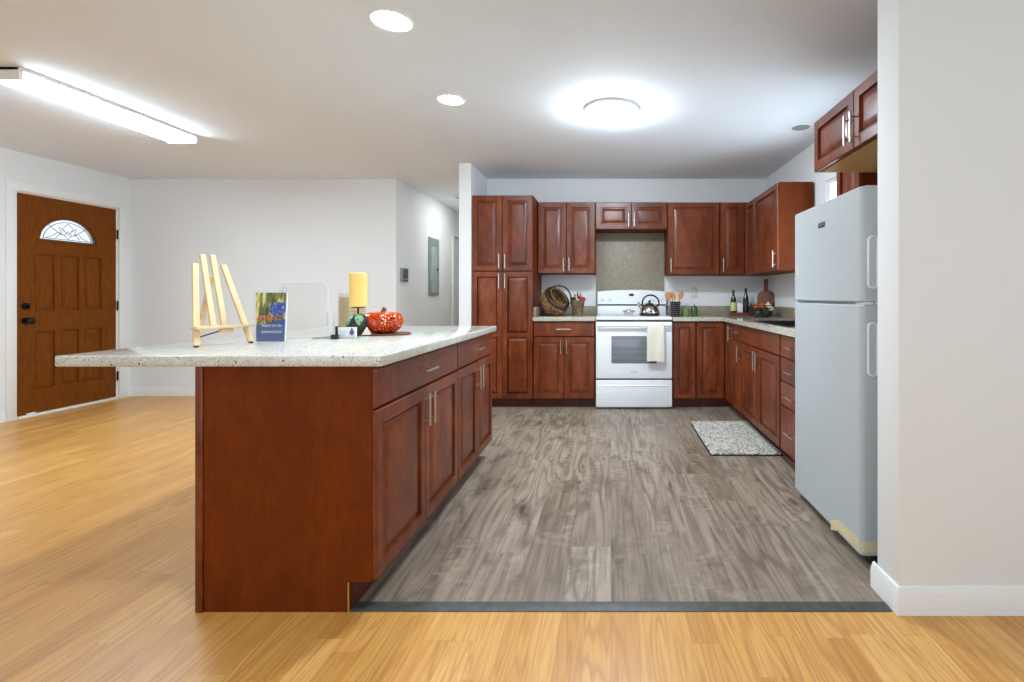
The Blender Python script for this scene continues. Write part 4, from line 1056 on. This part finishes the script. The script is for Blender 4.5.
def pot(label, x, y, r, h, mat, knob):
    t_ = thing('lidded_pot', label, 'pot', (x, y, KZ))
    MB().lathe([(0, 0), (r*0.82, 0), (r, h*0.25), (r*1.02, h*0.6), (r*0.85, h*0.86), (r*0.8, h*0.88), (0, h*0.88)], seg=28).build('body', mat, t_)
    b = MB(); b.lathe([(r*0.86, h*0.86), (r*0.7, h*0.96), (r*0.2, h), (0, h)], seg=24)
    if knob: b.tube([(0, 0, h*0.98), (0.003, 0, h*1.12), (0.008, 0, h*1.18)], [0.008, 0.006, 0.008], 8)
    b.build('lid', mat, t_)
pot('light green glazed pot beside the utensil crock', 0.815, 5.32, 0.038, 0.088, M['greenjar'], False)
pot('dark green glazed pot with a stalk knob, right of the light green one', 0.905, 5.33, 0.036, 0.100, M['greenjar2'], True)

# caddy with bottles
cad = thing('bottle_caddy', 'low brown wooden caddy holding two oil bottles', 'caddy', (1.405, 5.36, KZ))
b = MB(); b.box(-0.105, 0.105, -0.045, 0.045, 0, 0.010, 0.001).box(-0.105, 0.105, -0.045, -0.038, 0.010, 0.032, 0.001).box(-0.105, 0.105, 0.038, 0.045, 0.010, 0.032, 0.001)
b.box(-0.105, -0.098, -0.038, 0.038, 0.010, 0.032).box(0.098, 0.105, -0.038, 0.038, 0.010, 0.032); b.build('wooden_tray', M['board'], cad)
b = MB(); b.tube([(-0.040, 0.041, 0.03), (-0.040, 0.041, 0.21), (0.045, 0.041, 0.21), (0.045, 0.041, 0.03)], 0.003, 8); b.tube([(-0.040, 0.041, 0.19), (0.045, 0.041, 0.19)], 0.0025, 8)
b.build('wire_handle', M['nickel'], cad)
def bottle(label, x, h, mat, lab, capm):
    t_ = thing('oil_bottle', label, 'bottle', (1.405+x, 5.36, KZ+0.0105))
    MB().lathe([(0, 0), (0.029, 0), (0.031, 0.006), (0.031, h*0.55), (0.026, h*0.66), (0.013, h*0.76), (0.012, h*0.92), (0.0, h*0.92)], seg=28).build('glass', mat, t_)
    MB().lathe([(0.0315, h*0.14), (0.0315, h*0.50)], seg=28).build('paper_label', lab, t_)
    MB().lathe([(0, h*0.90), (0.0145, h*0.90), (0.0145, h), (0, h)], seg=20).build('cap', capm, t_)
bottle('dark green oil bottle with yellow green label, left in the caddy', -0.066, 0.265, M['oil'], M['ylabel'], M['black'])
bottle('dark brown oil bottle right in the caddy', 0.070, 0.285, M['oil2'], M['oil2'], M['black'])
wb = MB().box(-0.028, 0.028, -0.022, 0.022, 0, 0.125, 0.004).build('white_carton', M['paperw'], loc=(1.409, 5.36, KZ+0.0105))
tag(wb, 'small white carton between the two oil bottles', 'carton')

# cutting board leaning in the corner
cb = thing('cutting_board', 'dark wooden paddle cutting board leaning against the right kitchen wall', 'cutting board', (1.652, 5.24, KZ), -26)
pl = [(-0.083, 0.004), (0.083, 0.004), (0.090, 0.012), (0.090, 0.205)]
for i in range(7): a = R(90*i/6); pl.append((0.030+0.060*math.cos(a), 0.205+0.060*math.sin(a)))
pl += [(0.022, 0.285), (0.020, 0.300)]
for i in range(9): a = R(180*i/8); pl.append((0.023*math.cos(a), 0.375+0.023*math.sin(a)))
pl += [(-0.020, 0.300), (-0.022, 0.285)]
for i in range(7): a = R(90+90*i/6); pl.append((-0.030+0.060*math.cos(a), 0.205+0.060*math.sin(a)))
pl += [(-0.090, 0.205), (-0.090, 0.012)]
b = MB()
f_ = lambda y: [(x, y + 0.10*z, z) for x, z in pl]
b.rings([f_(0.0), f_(0.018)]); b.build('board', M['board'], cb)
MB().cyl((0, -0.001+0.0372, 0.372), (0, 0.0192+0.0372, 0.372), 0.006, seg=12).build('hanging_hole', M['kick'], cb)

# wire fruit basket and its contents
wbk = thing('wire_basket', 'dark wire fruit basket in front of the cutting board', 'basket', (1.530, 4.965, KZ))
b = MB()
for pr, pz in ((0.075, 0.004), (0.098, 0.045), (0.112, 0.085), (0.120, 0.118)):
    b.tube([(pr*math.cos(2*math.pi*i/32), pr*math.sin(2*math.pi*i/32), pz) for i in range(32)], 0.003 if pz < 0.1 else 0.004, 6, True)
for i in range(16):
    a = 2*math.pi*i/16
    b.tube([(r_*math.cos(a), r_*math.sin(a), z) for r_, z in ((0.0, 0.004), (0.075, 0.004), (0.098, 0.045), (0.112, 0.085), (0.120, 0.118))], 0.0022, 6)
b.build('wire_frame', M['iron'], wbk)
for sgn, hx in ((1, 0), (-1, 0)):
    a0 = 0 if sgn > 0 else math.pi
    b = MB(); b.tube([(0.120*math.cos(a0+t*0.3), 0.120*math.sin(a0+t*0.3), 0.118+0.03*math.cos(t*1.57)) for t in (-1, -0.6, -0.2, 0.2, 0.6, 1)], 0.0035, 6); b.build('handle', M['iron'], wbk)
def fruit(name, label, cat, x, y, z, r, mat, grp=None, calyx=True):
    t_ = thing(name, label, cat, (1.530+x, 4.965+y, KZ+z), 0, grp)
    MB().ball((0, 0, 0), (r, r, r*0.92), 20, 14).build('flesh', mat, t_)
    MB().cyl((0, 0, r*0.86), (0.002, 0, r*1.08), 0.003, 0.0025, 8).build('stalk', M['leaf'], t_)
    return t_
fruit('avocado', 'dark green avocado low at the front left of the wire basket', 'avocado', -0.050, -0.050, 0.044, 0.036, M['green_f'])
fruit('avocado', 'dark green avocado low at the front middle of the wire basket', 'avocado', 0.015, -0.066, 0.044, 0.034, M['green_f'])
fruit('avocado', 'dark green avocado at the right side of the wire basket', 'avocado', 0.066, -0.012, 0.048, 0.036, M['green_f'])
fruit('avocado', 'dark green avocado at the back of the wire basket', 'avocado', 0.0, 0.055, 0.048, 0.038, M['green_f'])
fruit('orange', 'orange on top at the left of the wire basket', 'orange', -0.060, -0.005, 0.105, 0.034, M['orange_f'])
fruit('orange', 'orange on top at the front of the wire basket', 'orange', -0.005, -0.030, 0.108, 0.033, M['orange_f'])
def garlic(label, x, y, z):
    t_ = thing('garlic_bulb', label, 'garlic', (1.530+x, 4.965+y, KZ+z))
    MB().lathe([(0, -0.024), (0.020, -0.020), (0.028, -0.004), (0.024, 0.012), (0.008, 0.022), (0.004, 0.040), (0, 0.042)], seg=20).build('bulb', M['garlic'], t_)
    MB().cyl((0, 0, -0.027), (0, 0, -0.022), 0.007, 0.009, 10).build('root_end', M['tansand'], t_)
garlic('garlic bulb on top at the right of the wire basket', 0.052, -0.030, 0.118)
garlic('garlic bulb resting lower at the right front of the wire basket', 0.072, -0.062, 0.085)

# repeats of one kind share a group
GROUPS = {'island_cabinet': 'island base cabinets', 'base_cabinet': 'kitchen base cabinets', 'wall_cabinet': 'kitchen wall cabinets',
          'avocado': 'avocados in the wire basket', 'orange': 'oranges in the wire basket', 'garlic_bulb': 'garlic bulbs in the wire basket',
          'oil_bottle': 'oil bottles in the caddy', 'dried_flower': 'dried blooms in the small basket', 'grass_plume': 'dried plumes in the small basket',
          'lidded_pot': 'green pots beside the crock', 'recessed_light': 'recessed ceiling lights', 'kitchen_countertop': 'kitchen worktops'}
for o in COL.objects:
    g_ = GROUPS.get(o.name.split('.')[0])
    if g_ and o.parent is None: o['group'] = g_
